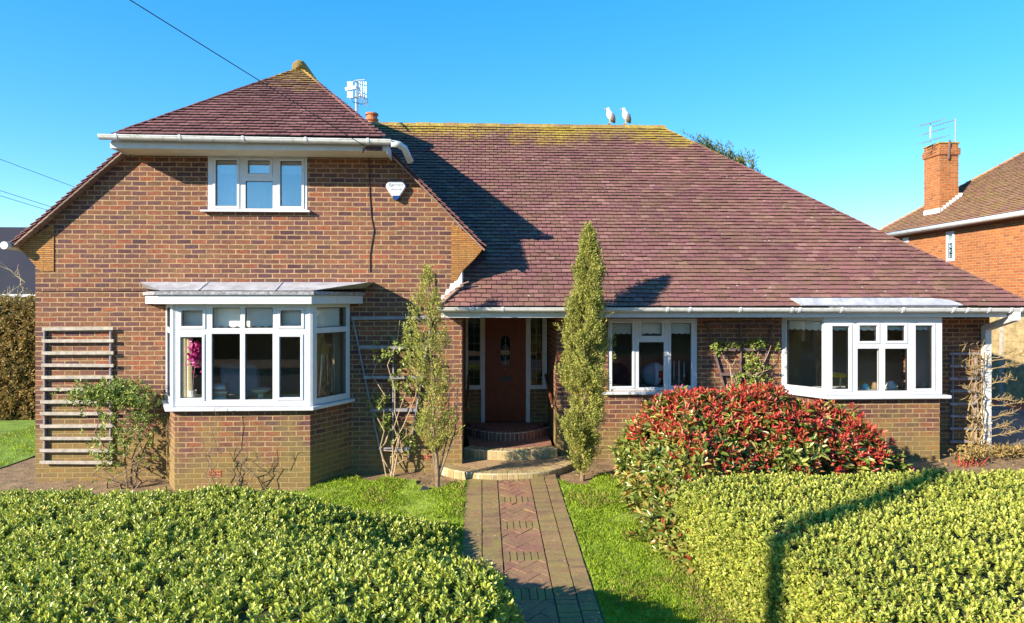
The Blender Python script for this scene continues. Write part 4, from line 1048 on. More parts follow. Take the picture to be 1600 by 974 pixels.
# conifers
def conifer(label, bx, by, prof, nspray, seed, stems, lean, slim):
    rr = random.Random(seed); z0 = gz(bx, by)
    t = thing('columnar_conifer', label, 'tree', (bx, by, z0), 'slim conifers flanking the porch')
    tk = MB(); ztop = prof[-1][0]
    tk.tube([(bx + (lean * (z - z0) / (ztop - z0)) + .02 * math.sin(z * 5), by, z) for z in np.linspace(z0 - .05, ztop - .2, 14)], list(np.linspace(.034, .008, 14)), 7)
    for (dx, dy, zb) in stems: tk.tube([(bx + dx * .1, by, z0 + .15), (bx + dx * .5, by + dy * .5, z0 + .45), (bx + dx, by + dy, zb), (bx + dx * 1.2, by + dy * 1.2, zb + .9)], [.018, .016, .012, .005], 5)
    prof = [(a_, b_ * slim, c_ * slim) for a_, b_, c_ in prof]
    def rad_at(z, side):
        for (za, la, ra), (zb, lb_, rb_) in zip(prof, prof[1:]):
            if za <= z <= zb: f = (z - za) / (zb - za); return (la + (lb_ - la) * f) if side < 0 else (ra + (rb_ - ra) * f)
        return .02
    pts, ax = [], []
    while len(pts) < nspray:
        z = rr.uniform(prof[0][0], prof[-1][0]); th = rr.uniform(0, 2 * math.pi); cx = math.cos(th)
        r = (rad_at(z, -1) * (1 - cx) / 2 + rad_at(z, 1) * (1 + cx) / 2)
        dens = mn.noise(Vector((math.cos(th) * 1.2 + seed, math.sin(th) * 1.2, z * 2.6))) 
        if rr.random() > r / .36 + .25: continue
        if dens < -.08 and rr.random() < .88: continue
        q = r * (rr.random() ** .45) * (1.0 + .75 * dens) * (1.35 if rr.random() < .08 else 1)
        x = bx + lean * (z - z0) / (ztop - z0) + q * cx; y = by + q * .9 * math.sin(th)
        pts.append((x, y, z)); o = Vector((cx, math.sin(th), 0)); ax.append(o * rr.uniform(.2, .9) + Vector((rr.gauss(0, .25), rr.gauss(0, .25), 1)))
        if rr.random() < .10: tk.tube([(bx + lean * (z - z0) / (ztop - z0), by, z - .12), (x, y, z)], [.006, .002], 3)
    tk.build('trunk', M['bark'], t)
    Pn, An = np.array(pts), unit(np.array(ax)); n = len(Pn); P_, D_, N_, L_2, W_2 = [], [], [], [], []
    for j in range(15):
        f = j / 14; side = unit(np.cross(An, RN.normal(size=(n, 3)))); 
        P_.append(Pn + An * (f - .5) * .14 + side * .006); D_.append(An * .7 + side * RN.uniform(.35, .95, (n, 1))); N_.append(RN.normal(size=(n, 3))); L_2.append(RN.uniform(.026, .06, n) * (1.15 - .5 * f)); W_2.append(np.full(n, .014))
    leaf_obj('crown', np.concatenate(P_), np.concatenate(D_), np.concatenate(N_), np.concatenate(L_2), np.concatenate(W_2), M['leaf_con'], None, t, simple_leaf=True, fold=.1)
    return t
lx, ly = WX(683, 9.8), 9.8
def pz(y, D): return CZ + (HOR - y) / F * D
pl = [(pz(705, 9.8), .05, .08), (pz(680, 9.8), .28, .36), (pz(650, 9.8), .36, .32), (pz(610, 9.8), .32, .36), (pz(585, 9.8), .30, .26), (pz(550, 9.8), .50, .28), (pz(515, 9.8), .42, .28), (pz(480, 9.8), .30, .22), (pz(450, 9.8), .17, .12), (pz(418, 9.8), .05, .03)]
conifer('slim yellow-green conifer left of the porch, thin with several bare stems below', lx, ly, pl, 720, 4, [(-.12, .1, .9), (.15, .05, .8), (.26, .0, .9)], -.13, .84)
rx, ry = WX(909, 9.95), 9.95
pr_ = [(pz(738, 9.95), .04, .06), (pz(722, 9.95), .2, .16), (pz(690, 9.95), .30, .24), (pz(640, 9.95), .33, .32), (pz(590, 9.95), .33, .36), (pz(540, 9.95), .34, .38), (pz(490, 9.95), .33, .34), (pz(450, 9.95), .30, .26), (pz(435, 9.95), .20, .24), (pz(395, 9.95), .14, .18), (pz(372, 9.95), .11, .13), (pz(353, 9.95), .02, .03)]
conifer('tall dense yellow-green conifer right of the porch reaching above the eaves', rx, ry, pr_, 3300, 6, [(-.1, .05, .5), (.12, 0, .6)], .1, .80)

# climbers and shrubs made of bent stems with leaves
def stem_curve(a, b, rr, sag=.08, n=7):
    a, b = Vector(a), Vector(b); o = [a]
    for i in range(1, n):
        o.append(a.lerp(b, i / n) + Vector((rr.gauss(0, sag), rr.gauss(0, sag * .5), rr.gauss(0, sag * .4))) * math.sin(math.pi * i / n))
    return o + [b]
def leafy(t, mats, clusters, seed, leaf=(.055, .030), k=7, dens=1.7):
    rr = random.Random(seed); P_, A_ = [], []
    for (c, r, n) in clusters:
        for _ in range(int(n * dens)):
            v = Vector((rr.gauss(0, .5), rr.gauss(0, .5), rr.gauss(0, .5))); P_.append((c[0] + v.x * r[0], c[1] + v.y * r[1], c[2] + v.z * r[2])); A_.append((v.x + rr.gauss(0, .5), v.y - .5, v.z + .7))
    p, d, nn, l, w = shoots(np.array(P_), np.array(A_), k, .05, leaf[0], leaf[1]); leaf_obj('foliage', p, d, nn, l, w, mats, None, t)
def WL(px, py, D): return W(px, py, D)
rr = random.Random(5)
sh = thing('climbing_shrub', 'leafy rose-like shrub growing up the pale ladder trellis', 'shrub', WL(185, 770, 10.2))
sm = MB(); bp_ = WL(187, 775, 10.15)
for (ex, ey) in ((150, 640), (175, 610), (195, 600), (215, 610), (230, 640), (205, 680), (160, 690), (225, 700)):
    st0 = bp_ + Vector((rr.uniform(-.25, .25), 0, 0)); sm.tube(stem_curve(st0, WL(ex, ey, 10.25 + rr.uniform(-.15, .1)), rr, .12), [.016, .015, .013, .012, .01, .009, .007, .005], 5)
sm.build('stem', M['bark'], sh)
leafy(sh, M['leaf_cl'], [(WL(150, 617, 10.2), (.36, .16, .16), 95), (WL(185, 612, 10.2), (.30, .18, .16), 120), (WL(215, 622, 10.2), (.22, .2, .16), 70), (WL(170, 650, 10.2), (.3, .15, .25), 18), (WL(200, 690, 10.2), (.35, .15, .4), 42), (WL(165, 710, 10.2), (.25, .15, .3), 20), (WL(220, 660, 10.2), (.2, .15, .3), 16)], 31, leaf=(.05, .024), dens=1.9)
sh = thing('climbing_shrub', 'sparse climbing plant with light stems on the grey fan trellis', 'shrub', WL(612, 745, 10.45))
sm = MB(); bp_ = WL(610, 752, 10.42)
for (ex, ey) in ((590, 560), (640, 600), (655, 560), (625, 500), (600, 640), (635, 670), (605, 680)): sm.tube(stem_curve(bp_ + Vector((rr.uniform(-.05, .05), 0, 0)), WL(ex, ey, 10.5), rr, .09), [.011, .01, .009, .009, .008, .007, .006, .004], 5)
sm.build('stem', M['bark_p'], sh)
leafy(sh, M['leaf_cl'], [(WL(595, 627, 10.5), (.15, .08, .1), 20), (WL(610, 560, 10.5), (.2, .08, .25), 30), (WL(630, 600, 10.5), (.2, .08, .25), 34), (WL(602, 660, 10.5), (.14, .08, .14), 20), (WL(630, 690, 10.5), (.2, .08, .16), 24), (WL(640, 540, 10.5), (.2, .08, .4), 40)], 32, dens=.7)
sh = thing('climbing_shrub', 'light green climber on the dark fan trellis above the red bush', 'shrub', WL(1160, 640, 10.95))
sm = MB(); bp_ = WL(1160, 650, 10.9)
for (ex, ey) in ((1125, 545), (1150, 560), (1185, 550), (1195, 570), (1180, 600), (1205, 540), (1140, 600)): sm.tube(stem_curve(bp_ + Vector((rr.uniform(-.1, .1), 0, 0)), WL(ex, ey, 11.05), rr, .08), [.01, .009, .008, .008, .007, .006, .005, .004], 5)
sm.build('stem', M['bark_p'], sh)
leafy(sh, M['leaf_cl'], [(WL(1130, 541, 11.05), (.22, .08, .1), 30), (WL(1185, 538, 11.05), (.34, .08, .08), 46), (WL(1180, 570, 11.05), (.22, .1, .22), 50), (WL(1185, 600, 11.05), (.22, .1, .2), 60), (WL(1160, 590, 11.05), (.14, .1, .2), 30)], 33, leaf=(.05, .026), dens=.75)
def bare(label, name, base, tips, D, m, seed, r=.008, twig=5, tl=.16):
    rr = random.Random(seed); t = thing(name, label, 'shrub', base); sm = MB()
    for (ex, ey) in tips:
        pts = stem_curve(base + Vector((rr.uniform(-.04, .04), 0, 0)), WL(ex, ey, D + rr.uniform(-.06, .06)), rr, .06, 8)
        sm.tube(pts, list(np.linspace(r, r * .35, 9)), 5)
        for _ in range(twig):
            i = rr.randrange(3, 9); p = pts[i]; d = Vector((rr.gauss(0, 1), rr.gauss(0, .4), rr.uniform(.1, 1))).normalized(); q = p + d * tl * rr.uniform(.4, 1)
            sm.tube([p, p.lerp(q, .5) + Vector((0, 0, .012)), q], [r * .4, r * .3, r * .2], 4)
    sm.build('stem', m, t); return t
bare('bare reddish shrub stems in front of the bay, one tall stem reaching the sill', 'bare_shrub', WL(334, 775, 9.72), [(335, 640), (318, 690), (328, 705), (350, 700), (312, 755)], 9.75, M['bark_d'], 41)
bare('bare branching shrub in front of the bay wall, nearer its right corner', 'bare_shrub', WL(372, 778, 9.72), [(385, 690), (372, 700), (432, 700), (398, 720), (360, 735)], 9.75, M['bark_d'], 42)
# bare vine on the downpipe
vn = thing('bare_vine', 'bare straw-coloured vine climbing the white downpipe', 'climber', WL(1525, 712, 10.95)); sm = MB(); rr = random.Random(77)
for k_ in range(5):
    a = WL(1512 + k_ * 6, 712, 10.95); pts = stem_curve(a, WL(1515 + k_ * 6, 545 + 6 * (k_ % 3), 10.98), rr, .045, 14); sm.tube(pts, list(np.linspace(.015, .005, 15)), 5)
for (yy_, sd) in [(548, 1), (556, -1), (566, 1), (580, -1), (590, 1), (605, -1), (612, 1), (622, 1), (640, 1), (648, -1), (660, 1), (672, 1), (565, -1), (555, 1)]:
    a = WL(1540 + sd * 3, yy_ + 12, 10.96); b = a + Vector((sd * rr.uniform(.2, .48), rr.uniform(-.3, -.05), rr.uniform(.02, .2))); pts = stem_curve(a, b, rr, .04, 5); sm.tube(pts, list(np.linspace(.009, .004, 6)), 5)
    for _ in range(22):
        p = pts[rr.randrange(2, 6)].lerp(pts[rr.randrange(2, 6)], rr.random()); q = p + Vector((sd * rr.uniform(-.02, .12), rr.uniform(-.1, .05), rr.uniform(-.03, .1))); sm.tube([p, q], [.004, .003], 4); sm.tube([q, q + Vector((rr.gauss(0, .04), rr.gauss(0, .03), rr.uniform(-.02, .06)))], [.003, .002], 4)
sm.build('stem', M['vine'], vn); sm = MB()
for _ in range(80):
    a = WL(rr.gauss(1520, 14), rr.choice((rr.gauss(560, 14), rr.uniform(550, 690))), 10.98); v = Vector((rr.gauss(0, .1), rr.gauss(-.03, .04), rr.gauss(.03, .08))); sm.tube([a, a + v * .6, a + v + Vector((rr.gauss(0, .02), 0, .02))], [.005, .004, .002], 4)
sm.build('twigs', M['vine'], vn)['kind'] = 'stuff'
P_ = np.array([WL(rr.gauss(1530, 14), rr.gauss(703, 8), 10.85) for _ in range(220)]); leaf_obj('dry_leaves', P_, RN.normal(size=(220, 3)), RN.normal(size=(220, 3)), .05, .025, M['leaf_dry'], None, vn)
# cut-back perennial clump with red stalks
cl = thing('cut_back_clump', 'clump of cut red stalks and dry heads on the soil below the downpipe', 'plant', WL(1516, 738, 10.2)); sm = MB()
for _ in range(46):
    a = WL(rr.uniform(1498, 1534), rr.uniform(732, 742), 10.25 + rr.uniform(-.12, .2)); sm.tube([a, a + Vector((rr.gauss(0, .05), rr.gauss(0, .05), rr.uniform(.08, .26)))], [.010, .006], 5)
sm.build('stalks', M['redstem'], cl)
P_ = np.array([WL(rr.gauss(1516, 13), rr.gauss(712, 7), 10.25 + rr.uniform(-.1, .3)) for _ in range(260)]); leaf_obj('dry_heads', P_, RN.normal(size=(260, 3)) + [0, 0, .6], RN.normal(size=(260, 3)), .055, .03, M['leaf_dry'], None, cl)['kind'] = 'stuff'
# debris heap right
hp = thing('leaf_heap', 'heap of dry prunings on the soil at the right edge', 'heap', WL(1585, 708, 11.0))
P_ = np.array([WL(rr.gauss(1580, 22), rr.gauss(705, 5), 10.8 + rr.uniform(-.4, .3)) for _ in range(700)]); leaf_obj('prunings', P_, RN.normal(size=(700, 3)), RN.normal(size=(700, 3)), .08, .02, M['leaf_dry'], None, hp)['kind'] = 'stuff'
gl_ = thing('garden_light', 'small black garden spotlight in the grass beside the left conifer', 'garden light', WL(664, 772, 9.7))
b_ = MB(); c = WL(664, 768, 9.7); b_.tube([c + Vector((0, .06, .0)), c + Vector((.0, -.05, .03))], [.05, .06], 12); b_.build('lamp_head', M['black'], gl_)
b_ = MB(); b_.tube([c + Vector((0, 0, -.12)), c], .01, 6); b_.build('spike', M['black'], gl_)

# ================================================================ GULLS
def gull(label, px, hx, face):
    base = W(px, 196.5, MY); base.z = MZ + .075
    t = thing('seagull', label, 'bird', base, 'seagulls on the ridge'); b = base
    def V(x, y, z): return b + Vector((x * face * .95, y * .8, z * .80))
    m = MB(); m.tube([V(.11, .10, .04), V(.085, .07, .085), V(.05, .03, .14), V(.015, 0, .20), V(-.015, -.015, .265), V(-.03, -.02, .32), V(-.035, -.025, .355), V(-.045, -.03, .385), V(-.045, -.03, .412)], [.012, .034, .066, .08, .070, .048, .038, .037, .012], 12); m.build('body', M['gull'], t, smooth=True)
    for s in (-1, 1):
        w = MB(); w.tube([V(.01, s * .066, .25), V(.045, s * .07 + .02, .18), V(.085, s * .05 + .06, .10), V(.13, s * .015 + .1, .03)], [.024, .058, .048, .01], 8); w.build('wing', M['gullwing'], t, smooth=True)
        l = MB(); l.tube([V(.0, s * .03, .14), V(.005, s * .03, .05), V(.0, s * .03, -.02)], [.014, .007, .007], 6); l.box(*sorted((V(-.05, 0, 0).x, V(.01, 0, 0).x)), b.y + s * .03 - .02, b.y + s * .03 + .02, b.z - .022, b.z - .012); l.build('leg', M['beak'], t)
        e = MB(); e.lathe([(.001, -.007), (.007, 0), (.001, .007)], V(-.06, -.03 + s * .032, .39), 6); e.build('eye', M['black'], t)
    k = MB(); k.tube([V(-.075, -.03, .386), V(-.115, -.035, .378), V(-.125, -.035, .367)], [.015, .010, .003], 6); k.build('beak', M['beak'], t)
gull('white and grey seagull on the ridge, the nearer to the chimney of two', 953, 0, 1)
gull('white and grey seagull on the ridge, the nearer to the hip end of two', 977.5, 0, 1)

# ================================================================ INDOORS
def slab(name, label, cat, m, boxes, loc, group=None, bevel=.0):
    t = MB()
    for b in boxes: t.box(*b)
    o = t.build(name, m, None, bevel=bevel); tag(o, label, cat, group); return o
def blind(label, p, u, w, ztop, drop, n_in, m='blind', sc=.11):
    p, u = Vector(p), Vector(u).normalized(); ns = max(3, round(w / sc)); poly = [(0, 0)]
    for i in range(ns):
        for k in range(1, 5): f = (i + k / 4) * w / ns; poly.append((f, -.022 * math.sin(math.pi * k / 4)))
    poly += [(w, drop), (0, drop)]
    t = MB(); t.prism(poly, p + uz * (ztop - drop), u, uz, n_in * .004)
    t.tube([p + uz * (ztop - .005) + n_in * .02, p + u * w + uz * (ztop - .005) + n_in * .02], .018, 8)
    o = t.build('roller_blind', M[m]); tag(o, label, 'blind', 'scalloped roller blinds'); return o
bi = .13
for i, (a, b, nm) in enumerate(((276, 322, 'leftmost top light of the left bay front'), (328, 378, 'second top light of the left bay front'), (380, 430, 'third top light of the left bay front'), (433, 476, 'last top light of the left bay front'))):
    blind('pale scalloped roller blind behind the ' + nm, (WX(a, DB), DB + bi, 0), ux, WX(b, DB) - WX(a, DB), 2.72, 2.72 - WZ(380, 510, DB), vy)
dd = (Vector((bw1, DG, 0)) - Vector((bx1, DB, 0))).normalized(); nn_ = Vector((-dd.y, dd.x, 0))
blind('pale scalloped roller blind in the angled right side of the left bay', Vector((bx1, DB, 0)) + dd * .1 + nn_ * .12, dd, .62, 2.72, .32, nn_)
for a, b, nm in ((953, 991, 'left light of the middle window'), (1001, 1036, 'small top light of the middle window'), (1046, 1082, 'right light of the middle window')):
    blind('pale scalloped roller blind in the ' + nm, (WX(a, Dw), Dw + .1, 0), ux, WX(b, Dw) - WX(a, Dw), 2.52, 2.52 - WZ(1000, 521, Dw), vy)
for a, b, nm in ((1297, 1330, 'tall left light of the right bay front'), (1339, 1374, 'first top light of the right bay front'), (1382, 1418, 'second top light of the right bay front'), (1428, 1460, 'tall right light of the right bay front')):
    blind('short scalloped blind in the ' + nm, (WX(a, DR), DR + .1, 0), ux, WX(b, DR) - WX(a, DR), 2.53, 2.53 - WZ(1390, 515, DR), vy)
d = (q_ - p_ if False else (Vector((rb0 - .08, DR + .02, 0)) - Vector((rbw0, DM, 0)))).normalized(); nn_ = Vector((-d.y, d.x, 0))
blind('short scalloped blind in the angled left side of the right bay', Vector((rbw0, DM, 0)) + d * .08 + nn_ * .1, d, fl2n - .14, 2.53, .2, nn_)
for a, b, nm in ((335, 373, 'left light of the upstairs window'), (385, 425, 'middle of the upstairs window'), (436, 474, 'right light of the upstairs window')):
    blind('pale scalloped blind in the ' + nm, (WX(a, DG), DG + .12, 0), ux, WX(b, DG) - WX(a, DG), 5.0, 5.0 - WZ(400, 269, DG), vy)
def curtain(label, x0, x1, y, z0, z1, m, folds=6, dirv=None, amp=.025):
    t = MB(); n = folds * 8; top_, bot = [], []
    for i in range(n + 1):
        f = i / n; xx = x0 + (x1 - x0) * f; yy = y + amp * math.sin(f * folds * 2 * math.pi) + .01 * math.sin(f * 31)
        top_.append((xx, yy, z1)); bot.append((xx + .01 * math.sin(f * 9), yy * 1.0, z0))
    k = n + 1; V_ = bot + top_; V_ += [(v[0], v[1] + .004, v[2]) for v in V_]
    t.add(V_, [(i, i + 1, i + 1 + k, i + k) for i in range(n)] + [(2 * k + i, 2 * k + i + k, 2 * k + i + 1 + k, 2 * k + i + 1) for i in range(n)])
    o = t.build('curtain', M[m], smooth=True, recalc=False); tag(o, label, 'curtain'); return o
curtain('cream curtain hanging behind the left light of the left bay', WX(280, 10.3), WX(301, 10.3), 10.3, .6, 2.72, 'cream', 4)
curtain('cream curtain hanging in the right end of the left bay', WX(517, 10.62), WX(529, 10.62), 10.75, .6, 2.72, 'cream', 3)
net = curtain('white net curtain behind the left light of the upstairs window', WX(333, 10.9), WX(376, 10.9), 10.9, 3.9, 5.0, 'blind', 9, amp=.012)
curtain('pale curtain lining drawn across the middle and right of the upstairs window', WX(378, 11.1), WX(480, 11.1), 11.15, 3.6, 5.0, 'blind', 10, amp=.02)
# sill board in the left bay with things on it
zs_ = WZ(380, 624, DB + .3)
o = slab('window_board', 'white window board inside the left bay', 'window board', M['paint'], [(bx0 + .08, bx1 - .08, DB + .075, DB + .6, 1.32, 1.36)], None)
zb_ = 1.36
def col(nm, c, r=.6): return simple(nm, c, r, .1, 12)
bcols = [(.7, .66, .6), (.2, .35, .45), (.6, .3, .2), (.75, .7, .6), (.45, .2, .15), (.7, .7, .72), (.3, .4, .5), (.65, .6, .5)]
z = zb_
for i in range(7):
    h = R.uniform(.022, .04); x = WX(345, DB + .2); w = R.uniform(.18, .24); t = MB(); dx = R.uniform(-.015, .015)
    t.box(x - w / 2 + dx, x + w / 2 + dx, DB + .12, DB + .28, z + .003, z + h - .003, 0); t.box(x - w / 2 - .003 + dx, x + w / 2 + .003 + dx, DB + .115, DB + .283, z, z + .003, 1); t.box(x - w / 2 - .003 + dx, x + w / 2 + .003 + dx, DB + .115, DB + .283, z + h - .003, z + h, 1)
    t.box(x - w / 2 - .003 + dx, x + w / 2 + .003 + dx, DB + .109, DB + .114, z, z + h, 1)
    o = t.build('book', [M['cream'], col('book cover', bcols[i])]); names = ['lowest', 'second from the bottom', 'third from the bottom', 'middle', 'third from the top', 'second from the top', 'topmost']
    nth = ['bottom book', 'second book up', 'third book up', 'fourth book up', 'fifth book up', 'sixth book up', 'top book']
    tag(o, nth[i] + ' of the stack inside the left bay window', 'book', 'books stacked in the left bay'); z += h
bx = WX(388, DB + .3); o = slab('patterned_box', 'small blue and white box beside the bowl in the left bay', 'box', col('blue pattern', (.25, .4, .6)), [(bx - .05, bx + .05, DB + .1, DB + .2, zb_, zb_ + .13)], None, bevel=.006)
t = MB(); t.lathe([(.05, 0), (.07, .005), (.14, .05), (.15, .07), (.135, .07), (.06, .02)], (WX(407, DB + .22), DB + .24, zb_ + .06), 20); t.lathe([(.05, 0), (.05, .06)], (WX(407, DB + .22), DB + .24, zb_), 12); o = t.build('bowl', M['cream'], smooth=True); tag(o, 'pale shallow bowl on the left bay window board', 'bowl')
# orchid
oc = Vector((WX(301, DB + .35), DB + .35, zb_)); t = thing('orchid', 'potted orchid with magenta flowers beside the cream curtain', 'plant', oc)
m_ = MB(); m_.lathe([(.045, 0), (.06, .1), (.055, .1), (.05, .02)], oc, 12); m_.build('pot', M['paint'], t)
m_ = MB(); m_.tube([oc + Vector((0, 0, .08)), oc + Vector((.02, 0, .35)), oc + Vector((.06, 0, .62)), oc + Vector((.12, 0, .74))], .006, 5); m_.build('stem', M['bark_d'], t)
P_ = np.array([oc + Vector((.06 + R.gauss(0, .06), R.gauss(0, .05), .62 + R.gauss(0, .1))) for _ in range(150)]); leaf_obj('petals', P_, RN.normal(size=(150, 3)), RN.normal(size=(150, 3)), .055, .05, leaf_mat('magenta petal', [(0., (.45, .02, .2)), (1., (.7, .08, .4))]), None, t)
# armchair, lamp table, walking frame
fab = simple('blue grey upholstery', (.34, .40, .47), .9, .1, 30)
ax_, ay_ = WX(390, 11.5), 11.5
t = thing('armchair', 'blue-grey upholstered armchair inside the left bay room', 'armchair', (ax_, ay_, .5))
m_ = MB(); m_.box(ax_ - .33, ax_ + .33, ay_ - .35, ay_ + .3, .72, .95); m_.build('seat', fab, t, bevel=.05)
m_ = MB(); m_.obox((ax_ - .42, ay_ + .05, .9), (.55, .3, 0), (-.1, .18, .08), (-.12, .1, .75)); m_.build('backrest', fab, t, bevel=.06)
for s in (-1, 1): m_ = MB(); m_.box(ax_ + s * .42 - .06, ax_ + s * .42 + .06, ay_ - .38, ay_ + .25, 1.08, 1.15); m_.box(ax_ + s * .42 - .025, ax_ + s * .42 + .025, ay_ - .34, ay_ - .29, .5, 1.08); m_.box(ax_ + s * .42 - .025, ax_ + s * .42 + .025, ay_ + .18, ay_ + .23, .5, 1.08); m_.build('arm', M['bark_p'], t, bevel=.015)
t = thing('walking_frame', 'folding aluminium frame standing inside the right end of the left bay', 'walking frame', (WX(506, 10.9), 11., .5))
xx = WX(506, 11.0); m_ = MB(); zt_ = WZ(506, 552, 11.0); m_.tube([(xx - .1, 10.95, .5), (xx - .03, 11, zt_ - .03), (xx, 11, zt_), (xx + .06, 11, zt_ - .03), (xx + .08, 11.05, .5)], .012, 6); m_.tube([(xx - .06, 11, 1.25), (xx + .07, 11, 1.2)], .012, 6); m_.build('tube_frame', M['alu'], t)
# dining things behind the middle window
t = thing('dining_chair', 'dark oval-backed chair behind the middle window', 'chair', (WX(970, 12.1), 12.1, .5)); xx = WX(970, 12.1)
m_ = MB(); ov = [(xx + .22 * math.cos(a), 1.32 + .34 * math.sin(a)) for a in [2 * math.pi * i / 24 for i in range(24)]]; m_.prism(ov, (0, 12.3, 0), ux, uz, (0, .05, 0)); m_.build('backrest', col('dark red cloth', (.10, .025, .03)), t, bevel=.015)
m_ = MB(); m_.box(xx - .25, xx + .25, 11.85, 12.3, .93, 1.0); m_.build('seat', col('dark red cloth', (.10, .025, .03)), t, bevel=.02)
for sx in (-.22, .22):
    for sy in (11.88, 12.27): m_ = MB(); m_.beam((xx + sx, sy, .5), (xx + sx, sy, .93), .04, .04); m_.build('leg', M['bark_d'], t)
zs_ = wz0 + .02
o = slab('window_board', 'white window board inside the middle window', 'window board', M['paint'], [(wx0 + .02, wx1 - .02, Dw + .072, DM + .5, wz0 + .01, wz0 + .05)], None); zb_ = wz0 + .05
cc = Vector((WX(1022, Dw + .3), Dw + .3, zb_ + .2)); t = MB(); mats_ = [col('grey cloth', (.16, .22, .27)), col('white cloth', (.6, .62, .66)), col('red cloth', (.65, .04, .02))]
nu, nv2 = 24, 10; o0 = 0
for j in range(nv2 + 1):
    for i in range(nu):
        th, ph_ = 2 * math.pi * i / nu, math.pi * j / nv2; t.v.append((cc.x + .22 * math.sin(ph_) * math.cos(th), cc.y + .1 * math.sin(ph_) * math.sin(th), cc.z + .2 * math.cos(ph_)))
for j in range(nv2):
    for i in range(nu):
        xm_ = math.cos(2 * math.pi * (i + .5) / nu) * math.sin(math.pi * (j + .5) / nv2); mm = 0 if xm_ < -.05 else (1 if (xm_ < .35 or j < 4) else 2)
        t.f.append([j * nu + i, j * nu + (i + 1) % nu, (j + 1) * nu + (i + 1) % nu, (j + 1) * nu + i]); t.m.append(mm)
o = t.build('cushion', mats_, smooth=True); tag(o, 'grey, white and red rounded cushion behind the middle window', 'cushion')
kc = Vector((WX(1061, Dw + .22), Dw + .22, zb_)); t = thing('candelabra', 'silver three-armed candelabra behind the right light of the middle window', 'candelabra', kc)
m_ = MB(); m_.lathe([(.06, 0), (.055, .015), (.015, .03), (.012, .16), (.022, .17), (.022, .2)], kc, 12)
for s in (-1, 1): m_.tube([kc + Vector((0, 0, .07)), kc + Vector((s * .06, 0, .06)), kc + Vector((s * .09, 0, .1)), kc + Vector((s * .09, 0, .16))], .009, 6); m_.lathe([(.012, 0), (.024, .01), (.024, .03)], kc + Vector((s * .09, 0, .15)), 10)
m_.build('stand', M['alu'], t)
for s in (-1, 0, 1): c_ = MB(); c_.tube([kc + Vector((s * .09, 0, .18)), kc + Vector((s * .09, 0, .44 if s < 1 else .4))], [.013, .009], 8); c_.build('candle', M['paint'], t)
# right bay
o = slab('window_board', 'white window board inside the right bay', 'window board', M['paint'], [(rb0 + .02, rb1 - .08, DR + .075, DM - .01, rz0 + .02, rz0 + .06)], None); zb_ = rz0 + .06
t = thing('desk_lamp', 'yellow hooded lamp standing in the left light of the right bay', 'lamp', (WX(1310, DR + .3), DR + .3, zb_)); xx = WX(1308, DR + .3)
m_ = MB(); m_.obox((xx - .13, DR + .22, zb_ + .2), (.26, 0, -.02), (0, .14, 0), (0, 0, .075)); m_.build('hood', col('yellow enamel', (.65, .42, .02), .4), t, bevel=.03)
m_ = MB(); m_.tube([(xx + .06, DR + .3, zb_ + .2), (xx + .05, DR + .3, zb_ + .03)], .012, 6); m_.lathe([(.07, 0), (.06, .02), (.01, .03)], (xx + .05, DR + .3, zb_), 12); m_.build('stem', M['alu'], t)
for (px, w, h, c, nm, lab) in ((1329, .1, .12, (.16, .09, .05), 'wooden_box', 'small brown wooden box next to the yellow lamp'), (1352, .14, .09, (.05, .4, .55), 'toy', 'turquoise toy on the right bay window board'), (1368, .16, .11, (.2, .12, .06), 'basket', 'small brown basket next to the turquoise toy'), (1392, .2, .13, (.6, .62, .68), 'folded_cloth', 'crumpled grey and white cloth in the right bay'), (1412, .13, .1, (.14, .09, .06), 'book_block', 'dark brown block beside the crumpled cloth'), (1444, .14, .12, (.5, .42, .3), 'ornament', 'beige ornament in the tall right light of the right bay')):
    xx = WX(px, DR + .25); t = MB(); n_ = 12; prof = [(w / 2 * .8, 0), (w / 2, h * .25), (w / 2 * R.uniform(.6, .95), h * .6), (w / 2 * R.uniform(.3, .7), h)]
    if nm in ('wooden_box', 'book_block'): t.obox((xx - w / 2, DR + .18, zb_), (w, .03, 0), (-.02, .1, 0), (0, 0, h)); t.box(xx - w / 2 + .01, xx + w / 2 - .02, DR + .2, DR + .26, zb_ + h, zb_ + h + .012)
    else: t.lathe(prof, (xx, DR + .25, zb_), 9)
    o = t.build(nm, col(nm + ' finish', c), bevel=.006); tag(o, lab, nm.replace('_', ' '))
# soft toys upstairs
for px, c, lab in ((452, (.65, .65, .7), 'small white soft toy upstairs, nearer the centre mullion'), (462, (.7, .42, .4), 'small pink soft toy upstairs, at the right edge of the window')):
    b = Vector((WX(px, DG + .15), DG + .15, uw[2] + .035)); t = thing('soft_toy', lab, 'soft toy', b)
    m_ = MB(); m_.lathe([(.02, 0), (.05, .02), (.055, .05), (.035, .085), (.012, .1)], b, 10); m_.build('body', col('plush', c), t, smooth=True)
    m_ = MB(); m_.lathe([(.01, 0), (.035, .015), (.04, .04), (.02, .07), (.004, .075)], b + Vector((0, 0, .085)), 10); m_.tube([b + Vector((-.03, 0, .15)), b + Vector((-.035, 0, .175))], [.012, .006], 6); m_.tube([b + Vector((.03, 0, .15)), b + Vector((.035, 0, .175))], [.012, .006], 6); m_.build('head', col('plush', c), t, smooth=True)
o = slab('window_board', 'white window board inside the upstairs window', 'window board', M['paint'], [(uw[0] + .02, uw[1] - .02, DG + .07, DG + .26, uw[2] - .02, uw[2] + .03)], None)

